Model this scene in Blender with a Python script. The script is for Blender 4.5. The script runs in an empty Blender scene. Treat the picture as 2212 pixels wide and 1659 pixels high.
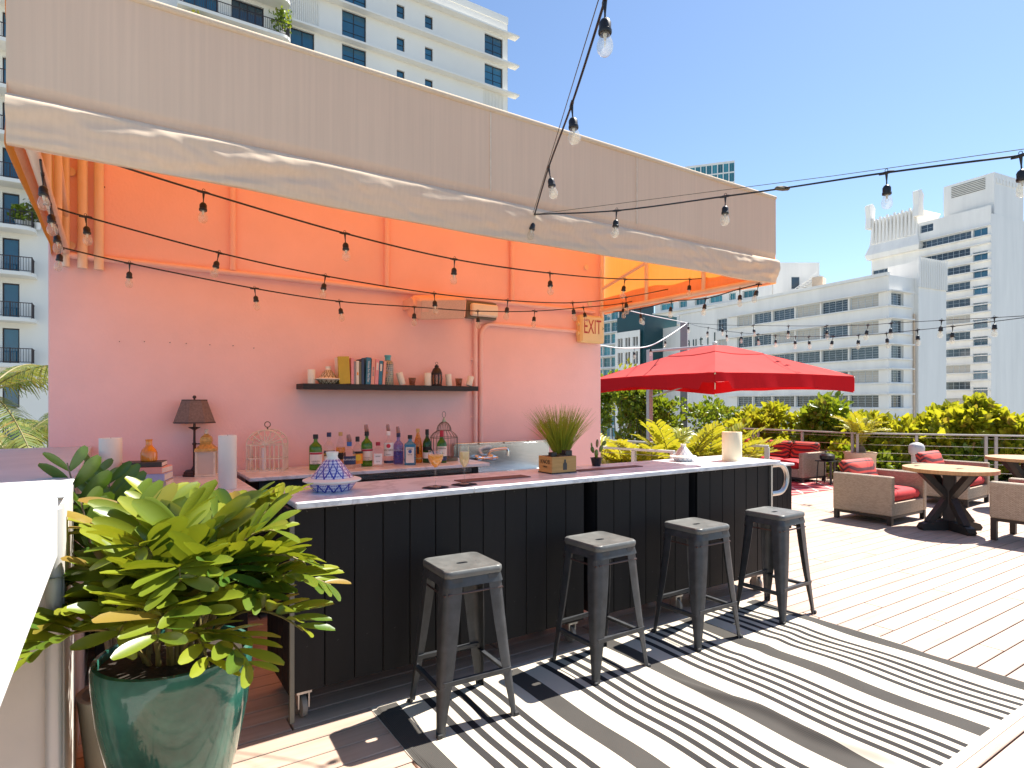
import bpy, math, random
import numpy as np
from mathutils import Matrix, Vector
R = math.radians
rng = np.random.default_rng(7)
random.seed(7)
sc = bpy.context.scene
col = sc.collection

# ------------------------------------------------------------------ camera
YAW = R(33.3)
SN, CS = math.sin(YAW), math.cos(YAW)
EYE = 1.5
FPX, CXP, HYP = 1304.4, 1106.0, 870.0      # focal length, centre and horizon of the survey grid (2212 wide)
cam_d = bpy.data.cameras.new('camera')
cam = bpy.data.objects.new('camera', cam_d)
col.objects.link(cam)
cam.location = (0, 0, EYE)
cam.rotation_euler = (R(90), 0, -YAW)
cam_d.sensor_width = 36
cam_d.lens = 36 * FPX / 2212
cam_d.shift_y = (870 - 829.5) / 2212
cam_d.clip_start = 0.05
cam_d.clip_end = 3000
sc.camera = cam

# ------------------------------------------------------------------ sky and sun
SUN_EL, SUN_AZ = R(57.0), R(88.5)          # azimuth from +Y towards +X
SD = Vector((math.cos(SUN_EL)*math.sin(SUN_AZ), math.cos(SUN_EL)*math.cos(SUN_AZ), math.sin(SUN_EL)))
w = bpy.data.worlds.new('World'); sc.world = w; w.use_nodes = True
nt = w.node_tree; nt.nodes.clear()
sky = nt.nodes.new('ShaderNodeTexSky'); sky.sky_type = 'NISHITA'; sky.sun_disc = False
sky.sun_elevation = SUN_EL; sky.sun_rotation = SUN_AZ
sky.air_density = 1.0; sky.dust_density = 0.25; sky.ozone_density = 3.2; sky.altitude = 10
bg = nt.nodes.new('ShaderNodeBackground'); bg.inputs[1].default_value = 0.074
wo = nt.nodes.new('ShaderNodeOutputWorld')
nt.links.new(sky.outputs[0], bg.inputs[0]); nt.links.new(bg.outputs[0], wo.inputs[0])
sun_d = bpy.data.lights.new('sun', 'SUN'); sun_d.energy = 4.4; sun_d.angle = R(0.5); sun_d.color = (1, .95, .87)
sun = bpy.data.objects.new('sun', sun_d); col.objects.link(sun)
sun.rotation_euler = SD.to_track_quat('Z', 'Y').to_euler()
sun.location = (20, -5, 30)
sc.view_settings.view_transform = 'Standard'
sc.view_settings.look = 'None'
sc.view_settings.exposure = 1.40
sc.view_settings.gamma = 1
sc.view_settings.use_curve_mapping = False
sc.cycles.use_denoising = True
sc.cycles.max_bounces = 12
sc.cycles.diffuse_bounces = 7
sc.cycles.transparent_max_bounces = 24
sc.cycles.sample_clamp_indirect = 8
sc.cycles.caustics_reflective = False
sc.cycles.caustics_refractive = False

# ------------------------------------------------------------------ survey helpers: pixel of the 2212 grid to a point on a plane
def ray(u, v):
    r = (u - CXP)/FPX
    return Vector((SN + CS*r, CS - SN*r, (HYP - v)/FPX))
def on_z(u, v, z=0.0):
    d = ray(u, v); k = (z - EYE)/d.z
    return Vector((d.x*k, d.y*k, z))
def on_y(u, v, y):
    d = ray(u, v); k = y/d.y
    return Vector((d.x*k, y, EYE + d.z*k))
def on_x(u, v, x):
    d = ray(u, v); k = x/d.x
    return Vector((x, d.y*k, EYE + d.z*k))
def on_d(u, v, dist):
    d = ray(u, v)*dist
    return Vector((d.x, d.y, EYE + d.z))
def depth(p): return p[0]*SN + p[1]*CS

# ------------------------------------------------------------------ mesh helpers
class MB:
    def __init__(s): s.v = []; s.f = []
    def add(s, vs, fs):
        o = len(s.v); s.v.extend([tuple(p) for p in vs]); s.f.extend([tuple(i+o for i in f) for f in fs]); return s
    def box(s, c, d, rz=0, ch=0.0, m=None):
        hx, hy, hz = d[0]/2, d[1]/2, d[2]/2
        if ch <= 0:
            vs = [(x*hx, y*hy, z*hz) for z in (-1, 1) for y in (-1, 1) for x in (-1, 1)]
            fs = [(0,2,3,1),(4,5,7,6),(0,1,5,4),(2,6,7,3),(0,4,6,2),(1,3,7,5)]
        else:
            ch = min(ch, hx*.9, hy*.9, hz*.9)
            vs = []; idx = {}
            for x in (-1,1):
                for y in (-1,1):
                    for z in (-1,1):
                        for a in range(3):
                            h = [hx-ch, hy-ch, hz-ch]; h[a] += ch
                            idx[(x,y,z,a)] = len(vs); vs.append((x*h[0], y*h[1], z*h[2]))
            fs = []
            def q(ids, n):
                p = [Vector(vs[i]) for i in ids]
                nn = (p[1]-p[0]).cross(p[2]-p[0])
                fs.append(tuple(ids) if nn.dot(Vector(n)) > 0 else tuple(ids[::-1]))
            for a in range(3):
                b, c2 = (a+1)%3, (a+2)%3
                for sg in (-1,1):
                    ids = []
                    for sb, s2 in ((-1,-1),(1,-1),(1,1),(-1,1)):
                        t = [0,0,0]; t[a]=sg; t[b]=sb; t[c2]=s2; ids.append(idx[(t[0],t[1],t[2],a)])
                    n = [0,0,0]; n[a]=sg; q(ids, n)
            for a in range(3):
                b, c2 = (a+1)%3, (a+2)%3
                for sb in (-1,1):
                    for s2 in (-1,1):
                        t0=[0,0,0]; t0[a]=-1; t0[b]=sb; t0[c2]=s2
                        t1=list(t0); t1[a]=1
                        n=[0,0,0]; n[b]=sb; n[c2]=s2
                        q([idx[(*t0,b)], idx[(*t1,b)], idx[(*t1,c2)], idx[(*t0,c2)]], n)
            for x in (-1,1):
                for y in (-1,1):
                    for z in (-1,1):
                        q([idx[(x,y,z,0)], idx[(x,y,z,1)], idx[(x,y,z,2)]], (x,y,z))
        if m is None: m = Matrix.Translation(Vector(c)) @ Matrix.Rotation(rz, 4, 'Z')
        else: m = Matrix.Translation(Vector(c)) @ m
        return s.add([m @ Vector(p) for p in vs], fs)
    def span(s, a, b, ch=0.0):
        return s.box([(a[i]+b[i])/2 for i in range(3)], [abs(b[i]-a[i]) for i in range(3)], 0, ch)
    def tube(s, path, r, n=8, caps=True):
        P = [Vector(p) for p in path]; rs = r if isinstance(r, (list, tuple)) else [r]*len(P)
        o = len(s.v); up = None
        for i, p in enumerate(P):
            t = (P[min(i+1, len(P)-1)] - P[max(i-1, 0)])
            if t.length < 1e-9: t = Vector((0,0,1))
            t.normalize()
            if up is None:
                up = Vector((0,0,1)) if abs(t.z) < .9 else Vector((1,0,0))
            a = t.cross(up)
            if a.length < 1e-6: a = t.orthogonal()
            a.normalize(); b = a.cross(t).normalized(); up = b
            for k in range(n):
                an = 2*math.pi*k/n
                s.v.append(tuple(p + (a*math.cos(an) + b*math.sin(an))*rs[i]))
        for i in range(len(P)-1):
            for k in range(n):
                k2 = (k+1) % n
                s.f.append((o+i*n+k, o+i*n+k2, o+(i+1)*n+k2, o+(i+1)*n+k))
        if caps:
            s.f.append(tuple(o+k for k in range(n))[::-1]); e = o+(len(P)-1)*n
            s.f.append(tuple(e+k for k in range(n)))
        return s
    def lathe(s, prof, n=24, c=(0,0,0), ang=0.0, sq=None):
        o = len(s.v)
        for r, z in prof:
            for k in range(n):
                an = 2*math.pi*k/n + ang
                s.v.append((c[0]+r*math.cos(an), c[1]+r*math.sin(an), c[2]+z))
        for i in range(len(prof)-1):
            for k in range(n):
                k2 = (k+1) % n
                s.f.append((o+i*n+k, o+i*n+k2, o+(i+1)*n+k2, o+(i+1)*n+k))
        if prof[0][0] > 1e-6: s.f.append(tuple(o+k for k in range(n))[::-1])
        if prof[-1][0] > 1e-6: s.f.append(tuple(o+(len(prof)-1)*n+k for k in range(n)))
        return s
    def prism(s, poly, z0, z1, m=None):
        n = len(poly); vs = [(x, y, z0) for x, y in poly] + [(x, y, z1) for x, y in poly]
        if m is not None: vs = [m @ Vector(p) for p in vs]
        fs = [tuple(range(n))[::-1], tuple(range(n, 2*n))] + [(i, (i+1) % n, n+(i+1) % n, n+i) for i in range(n)]
        return s.add(vs, fs)
    def grid(s, fn, nu, nv):
        o = len(s.v)
        for j in range(nv+1):
            for i in range(nu+1): s.v.append(tuple(fn(i/nu, j/nv)))
        for j in range(nv):
            for i in range(nu):
                a = o+j*(nu+1)+i; s.f.append((a, a+1, a+nu+2, a+nu+1))
        return s
    def rings(s, loops, close0=False, close1=False):
        o = len(s.v); n = len(loops[0])
        for L in loops: s.v.extend([tuple(p) for p in L])
        for i in range(len(loops)-1):
            for k in range(n):
                k2 = (k+1) % n
                s.f.append((o+i*n+k, o+i*n+k2, o+(i+1)*n+k2, o+(i+1)*n+k))
        if close0: s.f.append(tuple(o+k for k in range(n))[::-1])
        if close1: s.f.append(tuple(o+(len(loops)-1)*n+k for k in range(n)))
        return s
    def mesh(s, name, m, smooth=35):
        me = bpy.data.meshes.new(name); me.from_pydata(s.v, [], s.f)
        if m is not None: me.materials.append(MAT[m] if isinstance(m, str) else m)
        if smooth:
            me.polygons.foreach_set('use_smooth', [True]*len(me.polygons))
            me.set_sharp_from_angle(angle=R(smooth))
        me.update(); return me
    def build(s, name, m, parent=None, smooth=35, world=False, loc=None, rot=None):
        if world and parent is not None:
            l = parent.location; s.v = [(x-l.x, y-l.y, z-l.z) for x, y, z in s.v]
        return put(name, s.mesh(name, m, smooth), parent, loc, rot)
def put(name, me, parent=None, loc=None, rot=None, mw=None):
    o = bpy.data.objects.new(name, me); col.objects.link(o)
    if parent is not None: o.parent = parent
    if loc is not None: o.location = loc
    if rot is not None: o.rotation_euler = rot
    if mw is not None: o.matrix_local = mw
    return o
def tag(o, label, cat, group=None, kind=None):
    if label: o['label'] = label
    if cat: o['category'] = cat
    if group: o['group'] = group
    if kind: o['kind'] = kind
    return o
def thing(name, label, cat, loc=(0,0,0), rz=0, group=None):
    o = bpy.data.objects.new(name, None); col.objects.link(o); o.empty_display_size = .1
    o.location = loc; o.rotation_euler = (0, 0, rz)
    return tag(o, label, cat, group)
def struct(name, mb, m, smooth=35):
    o = mb.build(name, m, None, smooth); o['kind'] = 'structure'; return o
def dup(root, loc, rz=None, label=None, group=None):
    r = root.copy(); col.objects.link(r); r.location = loc
    if rz is not None: r.rotation_euler = (0, 0, rz)
    if label: r['label'] = label
    if group: r['group'] = group
    for ch in list(root.children):
        c = ch.copy(); col.objects.link(c); c.parent = r
        for g in list(ch.children):
            d = g.copy(); col.objects.link(d); d.parent = c
    return r
def text(name, body, size, m, parent, mat4, ext=.0006, sx=1.0, align='CENTER'):
    cu = bpy.data.curves.new(name, 'FONT'); cu.body = body; cu.size = size; cu.extrude = ext
    cu.align_x = align; cu.align_y = 'CENTER'; cu.resolution_u = 3
    t = bpy.data.objects.new(name, cu); col.objects.link(t)
    me = bpy.data.meshes.new_from_object(t.evaluated_get(bpy.context.evaluated_depsgraph_get()))
    bpy.data.objects.remove(t); me.materials.clear(); me.materials.append(MAT[m])
    o = put(name, me, parent); o.matrix_local = mat4 @ Matrix.Diagonal((sx, 1, 1, 1)); return o
FACE_Y = Matrix.Rotation(R(90), 4, 'X')                     # text upright, facing -Y
FACE_X = Matrix.Rotation(R(-90), 4, 'Z') @ FACE_Y           # text upright, facing -X
def catmull(P, n=8):
    P = [Vector(p) for p in P]; out = []
    for i in range(len(P)-1):
        a, b, c, d = P[max(i-1,0)], P[i], P[i+1], P[min(i+2, len(P)-1)]
        for k in range(n):
            t = k/n
            out.append(.5*((2*b)+(c-a)*t+(2*a-5*b+4*c-d)*t*t+(3*b-a-3*c+d)*t**3))
    out.append(P[-1]); return out
def vnoise(x, y=0.0, seed=0):
    def h(i, j): 
        n = math.sin(i*127.1+j*311.7+seed*74.7)*43758.5453
        return n - math.floor(n)
    xi, yi = math.floor(x), math.floor(y); fx, fy = x-xi, y-yi
    fx = fx*fx*(3-2*fx); fy = fy*fy*(3-2*fy)
    return (h(xi,yi)*(1-fx)+h(xi+1,yi)*fx)*(1-fy)+(h(xi,yi+1)*(1-fx)+h(xi+1,yi+1)*fx)*fy

# ------------------------------------------------------------------ materials
MAT = {}
def lk(nt, a, b): nt.links.new(a, b)
def nodes(name):
    m = bpy.data.materials.new(name); m.use_nodes = True; nt = m.node_tree
    b = nt.nodes['Principled BSDF']; MAT[name] = m
    return m, nt, b
def rgba(c): return (c[0], c[1], c[2], 1)
def mat(name, c, rough=.5, metal=0., var=0., vs=6., bump=0., bs=60., spec=.5, coat=0., c2=None, orand=0., stretch=None, bdist=.01, det=4., speck=None):
    m, nt, b = nodes(name)
    b.inputs['Roughness'].default_value = rough; b.inputs['Metallic'].default_value = metal
    b.inputs['Specular IOR Level'].default_value = spec; b.inputs['Coat Weight'].default_value = coat
    b.inputs['Base Color'].default_value = rgba(c)
    tc = nt.nodes.new('ShaderNodeTexCoord'); src = tc.outputs['Object']
    if stretch:
        mp = nt.nodes.new('ShaderNodeMapping'); mp.inputs['Scale'].default_value = stretch
        lk(nt, src, mp.inputs[0]); src = mp.outputs[0]
    cout = None
    if var > 0 or c2 is not None:
        n = nt.nodes.new('ShaderNodeTexNoise'); n.inputs['Scale'].default_value = vs; n.inputs['Detail'].default_value = det
        n.inputs['Roughness'].default_value = .6
        lk(nt, src, n.inputs['Vector'])
        r = nt.nodes.new('ShaderNodeValToRGB')
        r.color_ramp.elements[0].position = .3; r.color_ramp.elements[1].position = .7
        if c2 is None:
            r.color_ramp.elements[0].color = rgba([x*(1-var) for x in c]); r.color_ramp.elements[1].color = rgba([min(1, x*(1+var)) for x in c])
        else:
            r.color_ramp.elements[0].color = rgba(c); r.color_ramp.elements[1].color = rgba(c2)
        lk(nt, n.outputs['Fac'], r.inputs[0]); cout = r.outputs[0]
        rr = nt.nodes.new('ShaderNodeMapRange'); rr.inputs[3].default_value = max(0, rough-.08); rr.inputs[4].default_value = min(1, rough+.08)
        lk(nt, n.outputs['Fac'], rr.inputs[0]); lk(nt, rr.outputs[0], b.inputs['Roughness'])
    if orand > 0:
        oi = nt.nodes.new('ShaderNodeObjectInfo'); mr = nt.nodes.new('ShaderNodeMapRange')
        mr.inputs[3].default_value = 1-orand; mr.inputs[4].default_value = 1+orand
        lk(nt, oi.outputs['Random'], mr.inputs[0])
        hs = nt.nodes.new('ShaderNodeHueSaturation'); lk(nt, mr.outputs[0], hs.inputs['Value'])
        if cout: lk(nt, cout, hs.inputs['Color'])
        else: hs.inputs['Color'].default_value = rgba(c)
        cout = hs.outputs[0]
    if speck:
        sn = nt.nodes.new('ShaderNodeTexNoise'); sn.inputs['Scale'].default_value = speck[0]; sn.inputs['Detail'].default_value = 3
        lk(nt, tc.outputs['Object'], sn.inputs['Vector'])
        sr = nt.nodes.new('ShaderNodeMapRange'); sr.inputs[1].default_value = speck[1]; sr.inputs[2].default_value = speck[1]+.05; lk(nt, sn.outputs['Fac'], sr.inputs[0])
        sm = nt.nodes.new('ShaderNodeMix'); sm.data_type = 'RGBA'; lk(nt, sr.outputs[0], sm.inputs[0]); sm.inputs[7].default_value = rgba(speck[2])
        if cout: lk(nt, cout, sm.inputs[6])
        else: sm.inputs[6].default_value = rgba(c)
        cout = sm.outputs[2]
    if cout: lk(nt, cout, b.inputs['Base Color'])
    if bump > 0:
        n2 = nt.nodes.new('ShaderNodeTexNoise'); n2.inputs['Scale'].default_value = bs; n2.inputs['Detail'].default_value = 5
        lk(nt, src, n2.inputs['Vector'])
        bp = nt.nodes.new('ShaderNodeBump'); bp.inputs['Strength'].default_value = bump; bp.inputs['Distance'].default_value = bdist
        lk(nt, n2.outputs['Fac'], bp.inputs['Height']); lk(nt, bp.outputs[0], b.inputs['Normal'])
    return m
def glass(name, tint, rough=.03, f0=.04, body=0., bc=(1,1,1), sheen=1.0):
    # thin coloured glass: tinted see-through with a glossy coat, plus some milky body
    m, nt, b = nodes(name); nt.nodes.remove(b); out = nt.nodes['Material Output']
    tr = nt.nodes.new('ShaderNodeBsdfTransparent'); tr.inputs[0].default_value = rgba(tint)
    gl = nt.nodes.new('ShaderNodeBsdfGlossy'); gl.inputs['Roughness'].default_value = rough; gl.inputs[0].default_value = (sheen,)*3+(1,)
    lf = nt.nodes.new('ShaderNodeLayerWeight'); lf.inputs[0].default_value = .5
    pw = nt.nodes.new('ShaderNodeMath'); pw.operation = 'POWER'; pw.inputs[1].default_value = 4.5; lk(nt, lf.outputs['Facing'], pw.inputs[0])
    lw = nt.nodes.new('ShaderNodeMath'); lw.operation = 'MULTIPLY_ADD'; lw.inputs[1].default_value = .75; lw.inputs[2].default_value = f0; lk(nt, pw.outputs[0], lw.inputs[0])
    base = tr.outputs[0]
    if body > 0:
        df = nt.nodes.new('ShaderNodeBsdfDiffuse'); df.inputs[0].default_value = rgba(bc)
        tl = nt.nodes.new('ShaderNodeBsdfTranslucent'); tl.inputs[0].default_value = rgba(bc)
        mm = nt.nodes.new('ShaderNodeMixShader'); lk(nt, df.outputs[0], mm.inputs[1]); lk(nt, tl.outputs[0], mm.inputs[2])
        mx = nt.nodes.new('ShaderNodeMixShader'); mx.inputs[0].default_value = body
        lk(nt, base, mx.inputs[1]); lk(nt, mm.outputs[0], mx.inputs[2]); base = mx.outputs[0]
    m2 = nt.nodes.new('ShaderNodeMixShader'); lk(nt, lw.outputs[0], m2.inputs[0]); lk(nt, base, m2.inputs[1]); lk(nt, gl.outputs[0], m2.inputs[2])
    lk(nt, m2.outputs[0], out.inputs[0]); return m
def leafmat(name, c, c2, trans=.35, rough=.4, tcol=None, orand=False):
    m, nt, b = nodes(name); out = nt.nodes['Material Output']
    ge = nt.nodes.new('ShaderNodeNewGeometry'); r = nt.nodes.new('ShaderNodeValToRGB')
    r.color_ramp.elements[0].color = rgba(c); r.color_ramp.elements[1].color = rgba(c2); r.color_ramp.elements[1].position = .9
    x = r.color_ramp.elements.new(.975); x.color = (.26,.17,.04,1)
    if orand:
        oi = nt.nodes.new('ShaderNodeObjectInfo'); lk(nt, oi.outputs['Random'], r.inputs[0])
    else: lk(nt, ge.outputs['Random Per Island'], r.inputs[0])
    lk(nt, r.outputs[0], b.inputs['Base Color']); b.inputs['Roughness'].default_value = rough
    tl = nt.nodes.new('ShaderNodeBsdfTranslucent')
    mixc = nt.nodes.new('ShaderNodeMix'); mixc.data_type = 'RGBA'; mixc.blend_type = 'MIX'; mixc.inputs[0].default_value = .5
    lk(nt, r.outputs[0], mixc.inputs[6]); mixc.inputs[7].default_value = rgba(tcol or (c2[0]*1.6, c2[1]*1.4, c2[2]*.5))
    lk(nt, mixc.outputs[2], tl.inputs[0])
    mx = nt.nodes.new('ShaderNodeMixShader'); mx.inputs[0].default_value = trans
    lk(nt, b.outputs[0], mx.inputs[1]); lk(nt, tl.outputs[0], mx.inputs[2]); lk(nt, mx.outputs[0], out.inputs[0]); return m
mat('white_paint', (.80,.79,.75), .6, var=.05, vs=.25, bump=.05, bs=30)
mat('tower_paint', (.83,.80,.73), .6, var=.06, vs=.12)
mat('far_white', (.84,.81,.755), .6, var=.075, vs=.5, stretch=(1,1,.12), det=7)
mat('blind', (.50,.47,.42), .5, var=.1)
mat('teal_paint', (.006,.055,.068), .5, var=.1, vs=.1)
mat('parapet_white', (.62,.615,.60), .7, var=.07, vs=4, bump=.25, bs=40, bdist=.004)
mat('pink_wall', (.92,.58,.56), .75, var=.06, vs=1.6, bump=.55, bs=55, bdist=.004, det=7)
mat('pink_pipe', (.88,.57,.53), .45, var=.03, vs=5)
mat('cream_pipe', (.80,.66,.54), .45, var=.05, vs=6)
mat('deck_base', (.025,.018,.015), .9)
mat('ground', (.22,.22,.20), .9, var=.3, vs=.05)
mat('black_planks', (.0078,.0072,.0080), .6, spec=.25, var=.25, vs=3, bump=.12, bs=25, orand=.25, stretch=(6,6,1), bdist=.003, speck=(38, .735, (.10,.095,.09)))
mat('black_body', (.012,.012,.014), .6)
mat('steel', (.62,.62,.62), .22, 1., var=.08, vs=8, stretch=(1,1,12))
mat('chrome', (.8,.8,.8), .06, 1.)
mat('alu', (.55,.53,.50), .38, .9)
mat('rail_grey', (.40,.38,.36), .5, .2, var=.06)
mat('rail_light', (.52,.51,.50), .45, .2)
mat('stool_seat', (.115,.118,.112), .45, .1, var=.2, vs=16, bump=.06, bs=80, speck=(30, .70, (.06,.06,.06)))  # paler than gun_metal: sunlight on the seat tops is put into the colour
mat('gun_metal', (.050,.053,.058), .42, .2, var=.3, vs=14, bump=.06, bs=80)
mat('rubber', (.03,.03,.03), .7)
mat('wheel', (.22,.20,.18), .5)
mat('black_plastic', (.012,.012,.014), .35)
mat('socket', (.012,.010,.011), .4)
mat('ivory', (.82,.79,.70), .6, var=.03, vs=8)
mat('candle', (.86,.82,.70), .55, var=.03, vs=10)
mat('candle_warm', (.88,.76,.52), .55, var=.03, vs=10)
mat('teal_glaze', (.030,.135,.100), .10, var=.6, vs=3.5, spec=.5, coat=.35, bump=.35, bs=7, bdist=.012)
mat('pier_render', (.60,.555,.505), .7, var=.05, vs=3, bump=.3, bs=40, bdist=.004)
mat('frosted', (.66,.55,.45), .4, var=.05)
mat('soil', (.03,.022,.015), .95, bump=.6, bs=60)
mat('stem', (.20,.16,.05), .55, var=.3, vs=20)
mat('bark', (.16,.12,.085), .9, var=.3, vs=12, bump=.4, bs=40)
mat('brown_mat', (.16,.085,.075), .7, bump=.3, bs=300)
mat('napkin', (.012,.013,.022), .85)
mat('table_wood', (.56,.33,.15), .5, c2=(.40,.21,.085), vs=5, stretch=(1,9,1), bump=.08, bs=30)
mat('dark_wood', (.022,.020,.019), .55, var=.3, vs=8, bump=.15, bs=30)
mat('brown_leg', (.035,.018,.013), .5)
mat('red_cushion', (.50,.022,.028), .8, var=.08, vs=30, bump=.2, bs=200)
mat('red_canvas', (.62,.02,.028), .75, var=.05, vs=5, bump=.1, bs=90)
mat('crate_wood', (.58,.33,.10), .5, c2=(.44,.23,.06), vs=6, stretch=(1,1,8))
mat('ink', (.02,.015,.012), .7)
mat('lamp_bronze', (.085,.055,.05), .5, .5, var=.3, vs=12)
mat('lamp_shade', (.20,.135,.115), .8, var=.25, vs=70, bump=.4, bs=250)
mat('gold_foil', (.62,.36,.10), .45, .3, var=.3, vs=60, bump=.4, bs=150)
mat('cream_metal', (.78,.68,.54), .55, var=.15, vs=20)
mat('wire_bronze', (.16,.13,.09), .5, .6)
mat('wire_green', (.35,.48,.36), .5, .3)
mat('orange_glass', (.80,.25,.015), .12, var=.1, vs=5, coat=.6)
mat('speaker_pink', (.82,.50,.41), .6, var=.05, vs=20)
mat('speaker_grille', (.74,.50,.42), .6, var=.12, vs=120, bump=.5, bs=260)
mat('fixture_grey', (.16,.15,.12), .5)
mat('sign_yellow', (.80,.62,.30), .5, var=.04)
mat('red_letters', (.42,.035,.02), .5)
mat('slate_letters', (.05,.085,.085), .5)
mat('tan_pot', (.68,.52,.38), .7, var=.08)
mat('sofa_leg', (.02,.014,.012), .5)
mat('vase_teal', (.10,.42,.48), .4)
mat('cloth_white', (.8,.8,.8), .8)
for n, c in dict(book_yellow=(.55,.40,.035), book_pink=(.78,.32,.34), book_blue=(.035,.19,.30), book_navy=(.03,.06,.13), book_cream=(.78,.72,.62),
                 book_dark=(.06,.055,.045), book_olive=(.14,.14,.08), book_salmon=(.80,.38,.30), book_violet=(.42,.46,.66), book_linen=(.46,.40,.34),
                 book_grey=(.30,.27,.29), pages=(.78,.74,.66), label_cream=(.82,.76,.68), label_navy=(.02,.04,.11), label_orange=(.85,.30,.02),
                 label_white=(.85,.85,.83), label_yellow=(.85,.62,.05), label_red=(.60,.03,.06), cap_navy=(.02,.03,.10), cap_black=(.012,.012,.012),
                 cap_red=(.42,.02,.05), cap_white=(.8,.8,.8), cap_blue=(.04,.14,.42), brass=(.55,.38,.14), amber=(.72,.36,.03), pink_disc=(.75,.10,.22),
                 juice=(.95,.36,.0), lilac=(.30,.28,.50)).items():
    mat(n, c, .55, var=.06, vs=14)
glass('bulb_glass', (.95,.94,.90), .03, body=.16, bc=(.95,.90,.78))
glass('clear_glass', (.96,.96,.95), .02, body=.02, f0=.035)
glass('juice_liquid', (1,.60,.05), .2, body=.9, bc=(1,.50,.01), f0=.02)
glass('green_glass', (.30,.66,.16), .04, body=.20, bc=(.08,.34,.05))
glass('dark_green_glass', (.14,.40,.10), .04, body=.22, bc=(.04,.18,.03))
glass('blue_glass', (.40,.80,.94), .04, body=.30, bc=(.10,.52,.75))
glass('violet_glass', (.60,.60,.92), .04, body=.30, bc=(.40,.40,.75))
glass('amber_glass', (.97,.75,.28), .04, body=.30, bc=(.85,.48,.05))
glass('smoke_glass', (.75,.58,.45), .05, body=.25, bc=(.5,.36,.26))
glass('pale_liquid', (.95,.88,.60), .05, body=.50, bc=(.98,.88,.55))
glass('poly_cap', (.72,.55,.50), .2, body=.35, bc=(.6,.45,.40))
leafmat('zamia_leaf', (.048,.125,.015), (.25,.29,.022), .28, .32, orand=True)
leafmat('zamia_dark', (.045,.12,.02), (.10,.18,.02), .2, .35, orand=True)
leafmat('hedge_leaf', (.16,.24,.014), (.46,.46,.035), .46, .35)
leafmat('bush_leaf', (.09,.18,.014), (.28,.36,.03), .35, .35)
leafmat('cycad_leaf', (.20,.26,.015), (.46,.42,.04), .35, .4)
leafmat('palm_leaf', (.05,.11,.015), (.24,.25,.06), .35, .4)
leafmat('grass_blade', (.12,.22,.015), (.34,.40,.03), .3, .45)
mat('glass_dark', (.02,.05,.075), .05, spec=.9)
mat('glass_blue', (.015,.10,.17), .04, spec=.9, orand=.35)
mat('glass_teal', (.03,.20,.24), .06, spec=.9, orand=.4)
mat('glass_hotel', (.035,.055,.075), .08, spec=.8, orand=.5)
mat('win_frame', (.60,.66,.70), .5)
mat('dark_frame', (.035,.022,.022), .5)

def fabric(name, dif, tra, fac):
    m, nt, b = nodes(name); nt.nodes.remove(b); out = nt.nodes['Material Output']
    tc = nt.nodes.new('ShaderNodeTexCoord')
    mp = nt.nodes.new('ShaderNodeMapping'); mp.inputs['Scale'].default_value = (60, 60, 1.2); lk(nt, tc.outputs['Object'], mp.inputs[0])
    n = nt.nodes.new('ShaderNodeTexNoise'); n.inputs['Scale'].default_value = 1.; n.inputs['Detail'].default_value = 3; lk(nt, mp.outputs[0], n.inputs['Vector'])
    n2 = nt.nodes.new('ShaderNodeTexNoise'); n2.inputs['Scale'].default_value = 1.3; n2.inputs['Detail'].default_value = 4; lk(nt, tc.outputs['Object'], n2.inputs['Vector'])
    ad = nt.nodes.new('ShaderNodeMath'); ad.operation = 'ADD'; lk(nt, n.outputs['Fac'], ad.inputs[0]); lk(nt, n2.outputs['Fac'], ad.inputs[1])
    r = nt.nodes.new('ShaderNodeMapRange'); r.inputs[1].default_value = .6; r.inputs[2].default_value = 1.4; r.inputs[3].default_value = .93; r.inputs[4].default_value = 1.06
    lk(nt, ad.outputs[0], r.inputs[0])
    def tint(c):
        h = nt.nodes.new('ShaderNodeHueSaturation'); h.inputs['Color'].default_value = rgba(c); lk(nt, r.outputs[0], h.inputs['Value']); return h.outputs[0]
    d = nt.nodes.new('ShaderNodeBsdfDiffuse'); lk(nt, tint(dif), d.inputs[0])
    t = nt.nodes.new('ShaderNodeBsdfTranslucent'); lk(nt, tint(tra), t.inputs[0])
    mx = nt.nodes.new('ShaderNodeMixShader'); mx.inputs[0].default_value = fac
    lk(nt, d.outputs[0], mx.inputs[1]); lk(nt, t.outputs[0], mx.inputs[2]); lk(nt, mx.outputs[0], out.inputs[0])
fabric('awning_fabric', (.71,.58,.44), (.80,.45,.16), .10)
fabric('canopy_fabric', (.66,.54,.42), (.98,.31,.038), .40)
fabric('umbrella_fabric', (.66,.13,.12), (.75,.01,.012), .28)
fabric('valance_fabric', (.58,.025,.032), (.70,.010,.012), .22)

def marble(name):
    m, nt, b = nodes(name); b.inputs['Roughness'].default_value = .28
    tc = nt.nodes.new('ShaderNodeTexCoord'); n = nt.nodes.new('ShaderNodeTexNoise'); n.inputs['Scale'].default_value = 2.2; n.inputs['Detail'].default_value = 8
    n.inputs['Distortion'].default_value = 1.6; lk(nt, tc.outputs['Object'], n.inputs['Vector'])
    r = nt.nodes.new('ShaderNodeValToRGB'); e = r.color_ramp.elements
    e[0].position = .44; e[0].color = (.80,.82,.84,1); e[1].position = .56; e[1].color = (.80,.82,.85,1)
    x = e.new(.495); x.color = (.58,.59,.61,1)
    lk(nt, n.outputs['Fac'], r.inputs[0]); lk(nt, r.outputs[0], b.inputs['Base Color'])
marble('marble')

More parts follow.
